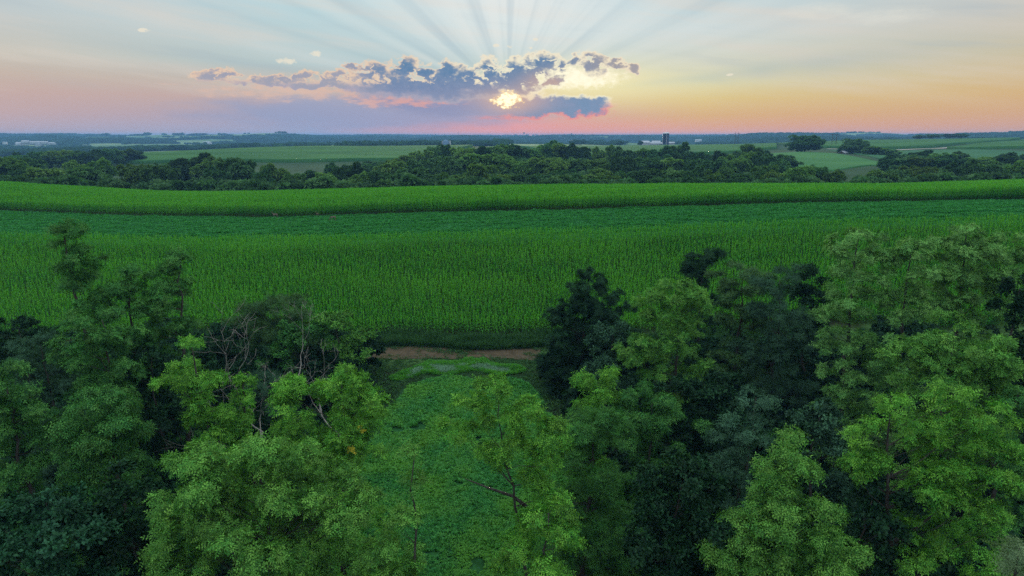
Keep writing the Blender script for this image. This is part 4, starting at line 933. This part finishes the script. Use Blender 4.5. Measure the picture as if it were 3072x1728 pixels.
valley_tree(2416, 405, 84, 600, 'broad dark lone tree on the ridge above the hay slope', None, rgv, 9, 461, True)
valley_tree(2565, 417, 70, 590, 'tall dark tree standing over the small grey-roofed shed', None, rgv, 9, 470, True)
valley_tree(2628, 437, 66, 560, 'low round tree just right of the shed tree', None, rgv, 6, 470)
valley_tree(2672, 444, 50, 560, 'small round tree at the right end of the shed group', None, rgv, 6, 470)
for px, py, w, Y, lb in ((2760,404,34,1080,'small tree on the skyline at the left end of the ridge clump'),(2800,402,36,1080,'tree in the middle of the clump on the skyline ridge'),(2850,401,40,1080,'largest tree of the clump on the skyline ridge'),(2885,401,30,1080,'tree at the right end of the clump on the skyline ridge'),
                         (1862,423,18,1150,'small dark conifer-like tree left of the farmstead'),(1922,423,14,1200,'dark tree beside the farmstead barn')):
    valley_tree(px, py, w, Y, lb, None, rgv, 5, py + 14, True)

for px, py, w, h, lb in ((313,400,24,9,'round grove alone on the left skyline'),(407,402,12,6,'small tree on the left skyline'),(441,397,20,10,'tallest round tree on the left skyline'),(425,402,20,6,'low tree touching the tallest one on the left skyline'),(492,400,12,8,'upright tree on the left skyline'),(528,399,18,9,'square tree on the left skyline'),(545,399,18,9,'square tree right beside its twin on the left skyline'),(590,400,46,8,'wide grove on the left skyline'),(668,401,22,7,'grove on the left skyline right of the wide one')):
    valley_tree(px, py, w, 3950, lb, None, rgv, 5, py + h)
ty = [q for q in bpy.data.objects if q.get('label', '').startswith('bright green crown with yellow')][0]
yp = []
for px, py in ((912, 1088), (886, 1130)):
    c = at(px*K, py*K, 36.6)
    for q in range(4): yp.append((c.x - ty.location.x + rs.normal(0, .12), c.y - ty.location.y, c.z - ty.location.z + rs.normal(0, .12)))
scatter('yellow_leaves', yp, rnd_rot(8, .5), rs.uniform(.35, .6, 8), sprig_set('locust', 'leaf_yellow'), 5, None, None, ty)
# thicket that fills the valley between the trees
x = rs.uniform(-1, 1, 5200); y = rs.uniform(238, 470, 5200); x = x*y*.80
pxs = x/y*2048 + 1536; keep = (y > y_fc(x) + 8) & ((y < 285) | ((pxs > 1100) & (pxs < 2280)) | ((pxs > 2660) & (y < 400)) | ((pxs < 300) & (y < 340))) & ~((pxs > 860) & (pxs < 1000) & (y > 262)) & ~((pxs > 310) & (pxs < 400) & (y > 262)) & ~((pxs > 2500) & (pxs < 2570) & (y > 245))
x, y = x[keep], y[keep]; n = len(x)
thick_p = proto_set('thicket_bush', [crown_mesh(*grow([((0, 0, 2.0), (2.4, 2.4, 1.9)), ((1.2, .6, 2.8), (1.4, 1.4, 1.3))], '_v', np.random.RandomState(300+k), .8)[:3]) for k in range(4)], 'leaf_valley')
scatter('valley_thicket', np.c_[x, y, ground(x, y) - .3], rnd_rot(n, .05), rs.uniform(.7, 1.7, n), thick_p, 4, 'tangled bushes filling the valley floor between the trees', 'thicket')

# woods on the distant hills
def far_clump(rg):
    Vs = []; Fs = []; Ts = []; o = 0
    for k in range(9):
        c = np.array([rg.uniform(-20, 20), rg.uniform(-14, 14), rg.uniform(4.5, 7.5)]); r = rg.uniform(4.5, 7.5)
        v = unit(rg.normal(0, 1, (30, 3))); v[:, 2] = np.abs(v[:, 2])*1.0 - .25; p = c + v*r*np.array([1, 1, .9]); d = rg.normal(0, 1, (30, 3)); a = unit(np.cross(v, d))*2.6; b = unit(np.cross(v, a))*2.4
        q = np.stack([p - a, p - b, p + a, p + b], 1).reshape(-1, 3); Vs.append(q); Fs.append(np.arange(120).reshape(-1, 4) + o); o += 120; Ts.append(np.full(30, rg.rand()))
    return np_mesh('far_clump', np.concatenate(Vs), np.concatenate(Fs), {'tint': ('FACE', 'FLOAT', np.concatenate(Ts).astype(np.float32))})
far_p = proto_set('far_clump', [far_clump(np.random.RandomState(400+k)) for k in range(6)], 'leaf_far')
m = 60000; y = np.exp(rs.uniform(math.log(1250), math.log(6350), m)); x = rs.uniform(-.86, .86, m)*y
k = (forest_mask(x, y) < .47) | (rs.rand(m) < .012); k &= rs.rand(m) < np.clip(y/2600.0, .25, 1)
pxs = x/y*2048 + 1536
k &= ~((pxs > 1500) & (y < 1450)) & ~((pxs > 2300) & (y < 1250)) & ~((pxs < 200) & (y > 2150) & (y < 2600) & (pxs > 20))
x, y = x[k], y[k]; n = len(x)
scatter('far_woods', np.c_[x, y, ground(x, y) - .5], rnd_rot(n, 0), rs.uniform(.65, 1.15, n), far_p, 6, 'hazy blue woods covering the distant hills', 'woods')

# ------------------------------------------------------------------ farm buildings
def barn(name, label, px, py, Y, L, W, H, rz, wall='white_metal', roof='white_metal', roofh=None, group=None):
    p = at(px, py, Y); t = empty(name, p); t.rotation_euler = (0, 0, rz); tag(t, label, 'barn', group)
    h = roofh or W*.22
    MB().add([(-L/2,-W/2,-3),(L/2,-W/2,-3),(L/2,W/2,-3),(-L/2,W/2,-3),(-L/2,-W/2,H),(L/2,-W/2,H),(L/2,W/2,H),(-L/2,W/2,H),(-L/2,0,H+h-.05),(L/2,0,H+h-.05)],
             [(0,1,5,4),(1,2,6,9,5),(2,3,7,6),(3,0,4,8,7)]).build('wall', wall, t)
    e = .6
    for sgn, nm in ((-1, 'roof_slope'), (1, 'roof_slope')):
        a = [(-L/2-e, sgn*(W/2+e), H-.25), (L/2+e, sgn*(W/2+e), H-.25), (L/2+e, 0, H+h), (-L/2-e, 0, H+h)]
        b = [(x_, y_, z_+.22) for x_, y_, z_ in a]
        MB().add(a + b, [(0,1,2,3),(7,6,5,4),(0,4,5,1),(1,5,6,2),(2,6,7,3),(3,7,4,0)]).build(nm, roof, t)
    MB().box((-L*.22, -W/2-.06, H*.42), (L*.12, .12, H*.8)).build('door', 'grey_metal', t)
    return t
def silo(label, px, py0, py1, Y, r):
    a = at(px, py1, Y); h = at(px, py0, Y).z - a.z; t = empty('silo', a); tag(t, label, 'silo', None)
    MB().lathe((0, 0, -3), [(r, 0), (r, h*.90 + 3)], 28).build('tank', 'navy_steel', t, True)
    MB().lathe((0, 0, h*.90), [(r*1.015, -.3), (r*1.015, .5), (r*.8, h*.05), (r*.4, h*.085), (.01, h*.1)], 28).build('cap', 'pale_concrete', t, True)
    for k in range(1, 6): MB().lathe((0, 0, h*.9*k/6.0), [(r*1.012, -.12), (r*1.03, 0), (r*1.012, .12)], 28).build('hoop', 'navy_steel', t)
    MB().box((-r*1.02, -r*.55, h*.45 - .5), (r*.13, r*.3, h*.9 + 4)).build('chute', 'pale_concrete', t)
    return t
silo('leftmost dark silo with pale chute at the farmstead', 1990.5, 397, 432, 1250, 2.1)
silo('middle dark silo between two pale chutes at the farmstead', 1996.4, 396.5, 432, 1251, 2.1)
silo('rightmost and widest dark silo at the farmstead', 2002.3, 396, 433, 1245, 2.4)
barn('barn', 'white barn with gable beside the dark conifer-like tree near the silos', 1934, 432.5, 1250, 15, 13, 3.0, .3)
barn('barn', 'long white low barn just left of the silos', 1970, 433, 1260, 26, 9, 1.6, .05)
barn('barn', 'white-roofed shed behind the long low barn by the silos', 1968, 430, 1300, 15, 9, 2.6, -.2)
barn('barn', 'low white shed right of the silos', 2012, 432, 1270, 12, 8, 2.0, .1)
barn('barn', 'small dark shed with pale grey roof under the tall dark tree', 2531, 469, 585, 6.0, 5.0, 3.0, .5, 'dark_wall', 'white_metal', 1.4)
fb = [(58,432,14,16,4,.2,'domed-looking pale barn at the left end of the hillside farm'),(78,425,22,12,3,-.1,'pale barn highest on the hillside farm at the far left'),(82,430,30,8,2,0.0,'long thin pale barn in the middle of the hillside farm'),
      (112,427,38,11,3,.05,'longest pale barn of the hillside farm'),(117,433,22,14,3,-.5,'pale barn lowest on the slope of the hillside farm'),(134,427,18,10,3,.1,'pale shed right of the longest barn on the hillside farm'),(154,429,24,9,2.2,-.15,'pale barn at the right end of the hillside farm')]
for px, py, L, W, H, rz, lb in fb: barn('barn', lb, px, py + 2, 2300, L*1.15, W*1.15, H, rz)
for px, py, Y, L, lb in ((622,430,2600,30,'grey house alone on the distant wooded slope'),(483,455,1500,14,'pale roof among the trees beyond the corn hill'),(525,453,1500,16,'second pale roof among the trees beyond the corn hill'),(15,430,2300,12,'small pale house at the far left edge'),
                         (2095,423,2500,22,'pale roofs on the hillside right of the silos'),(2450,409,4200,70,'long pale shed far off behind the broad lone tree'),(1720,425,3000,30,'pale farm roof on the hazy hill left of the silos')):
    barn('house', lb, px, py, Y, L, L*.5, 3.2, rgv.uniform(-.3, .3), 'grey_metal', 'white_metal')['category'] = 'house'
# grain bin with two white columns
p = at(1338, 436, 900); t = empty('grain_bin', p); tag(t, 'blue grain bin with white towers beyond the corn hill', 'grain bin')
MB().lathe((0, 0, -2), [(4.2, 0), (4.2, 7.5), (.3, 9.2), (.01, 9.3)], 26).build('tank', 'blue_steel', t, True)
MB().lathe((-4.6, -1, -2), [(.55, 0), (.55, 7.2), (.01, 7.6)], 12).build('tower', 'white_metal', t, True)
MB().lathe((5.4, -1, -2), [(.7, 0), (.7, 7.6), (.01, 8.0)], 12).build('tower', 'white_metal', t, True)

# ------------------------------------------------------------------ pylons, masts, water towers
def hframe(label, px, py0, py1, Y):
    a = at(px, py1, Y); h = at(px, py0, Y).z - a.z; t = empty('power_pylon', a); tag(t, label, 'pylon', 'power line pylons'); w = h*.13
    for s in (-1, 1): MB().tube([(s*w, 0, -3), (s*w, 0, h)], [.32, .2], 6).build('pole', 'pole_wood', t)
    MB().box((0, 0, h*.88), (w*4.2, .35, .35)).build('crossarm', 'pole_wood', t)
    for s in (-1, 1): MB().tube([(s*w, 0, h*.45), (-s*w, 0, h*.72)], [.12, .12], 4).build('brace', 'pole_wood', t)
hframe('two-legged power pylon right of the silos', 2209, 396, 431, 1050)
hframe('two-legged power pylon right of the broad lone tree', 2500, 398, 447, 790)
def mast(label, px, py0, Y, name='radio_mast', r=.9):
    a = at(px, 408, Y); h = at(px, py0, Y).z - a.z; t = MB().tube([(a.x, Y, a.z - 8), (a.x, Y, a.z + h*.5), (a.x, Y, a.z + h)], [r, r*.9, r*.6], 5).build(name, 'pole_wood'); tag(t, label, 'mast', 'masts along the horizon')
for px, py, lb in ((1195,398,'thin mast on the horizon above the blue hill, left one'),(1315,398,'thin mast on the horizon above the grain bin'),(1375,393,'tallest thin mast on the horizon left of the water tower'),(1466,397,'thin mast on the horizon between the tallest mast and the water tower'),(2046,397,'thin mast on the horizon right of the silos')):
    mast(lb, px, py, 5600)
def water_tower(label, px, py, Y):
    a = at(px, 408, Y); top = at(px, py, Y).z; h = top - a.z; t = empty('water_tower', a); tag(t, label, 'water tower', 'water towers on the horizon')
    MB().tube([(0, 0, -8), (0, 0, h*.75)], [2.0, 2.0], 8).build('stem', 'grey_metal', t)
    MB().lathe((0, 0, h*.82), [(.1, -6), (4.5, -4.5), (6.5, 0), (4.5, 4.5), (.1, 6)], 16).build('bowl', 'dark_wall', t, True)
water_tower('taller water tower on the pink horizon', 1572, 397, 5600); water_tower('smaller water tower on the pink horizon right of the taller one', 1714, 400, 5900)

# ------------------------------------------------------------------ deer in the hay
def deer(label, px, py, Y, rz, graze, s=1.0):
    p = at(px, py, Y); b = empty('deer', (p.x, Y, gz(p.x, Y))); b.rotation_euler = (0, 0, rz); b.scale = (s, s, s); tag(b, label, 'deer', 'deer in the hay strip')
    J = [(0,0,.86,.16),(.30,0,.88,.17),(-.32,0,.84,.19),(-.48,0,.90,.12)]     # belly, rump, chest, shoulders
    E = [(0,1),(0,2),(2,3)]
    if graze: J += [(-.70,.03,.62,.075),(-.84,.05,.34,.06),(-.90,.05,.22,.065),(-1.02,.05,.10,.03)]
    else: J += [(-.62,.02,1.12,.08),(-.70,.02,1.32,.06),(-.76,.03,1.38,.075),(-.94,.05,1.32,.032)]
    E += [(3,4),(4,5),(5,6),(6,7)]
    for x_, y_, fr in ((-.36,.10,1),(-.36,-.10,1),(.32,.11,0),(.32,-.11,0)):
        o = len(J); dx = rs.uniform(-.06, .06)
        if fr: J += [(x_,y_,.62,.08),(x_+dx,y_,.34,.042),(x_+dx*.5-.01,y_,.03,.028)]
        else: J += [(x_+.02,y_,.64,.11),(x_+.12+dx,y_,.36,.045),(x_+.05+dx,y_,.03,.028)]
        E += [(2 if fr else 1, o), (o, o+1), (o+1, o+2)]
    o = len(J); J += [(.46,0,.92,.06),(.52,0,.80,.03)]; E += [(1, o), (o, o+1)]
    hd = 6; hx, hy, hz = J[hd][:3]
    for sg in (-1, 1):
        o = len(J); J += [(hx+.06,hy+sg*.10,hz+.09,.028),(hx+.08,hy+sg*.19,hz+.13,.012)]; E += [(hd, o), (o, o+1)]
    me = bpy.data.meshes.new('body'); me.from_pydata([j[:3] for j in J], E, []); me.materials.append(MAT['deer_coat'])
    ob = link('body', me, b); sk = ob.modifiers.new('skin', 'SKIN'); sk.use_smooth_shade = True
    for i, j in enumerate(J): me.skin_vertices[0].data[i].radius = (j[3], j[3]); me.skin_vertices[0].data[i].use_root = (i == 0)
    ob.modifiers.new('sub', 'SUBSURF').levels = 1; ob.modifiers['sub'].render_levels = 1
deer('tan deer with raised head at the edge of the far corn', 827, 651, 147.0, .15, False, .95)
deer('tan deer facing the camera, half hidden at the corn edge', 953, 651, 146.0, 1.3, False, .8)
deer('tan deer grazing with lowered head in the hay strip', 1001, 668, 139.5, .35, True, .95)

# ------------------------------------------------------------------ haze
g = new_mat('haze'); vol = g.n('ShaderNodeVolumePrincipled'); vol.inputs['Color'].default_value = (.24, .55, 1.0, 1); vol.inputs['Density'].default_value = 1.45e-4
vol.inputs['Anisotropy'].default_value = 0.0; g.nt.links.new(vol.outputs[0], g.out.inputs['Volume'])
hz = MB().box((0, 3650, -17), (24000, 7700, 110)).build('haze', 'haze'); tag(hz, 'pale evening haze over the land', 'haze', None, 'stuff')
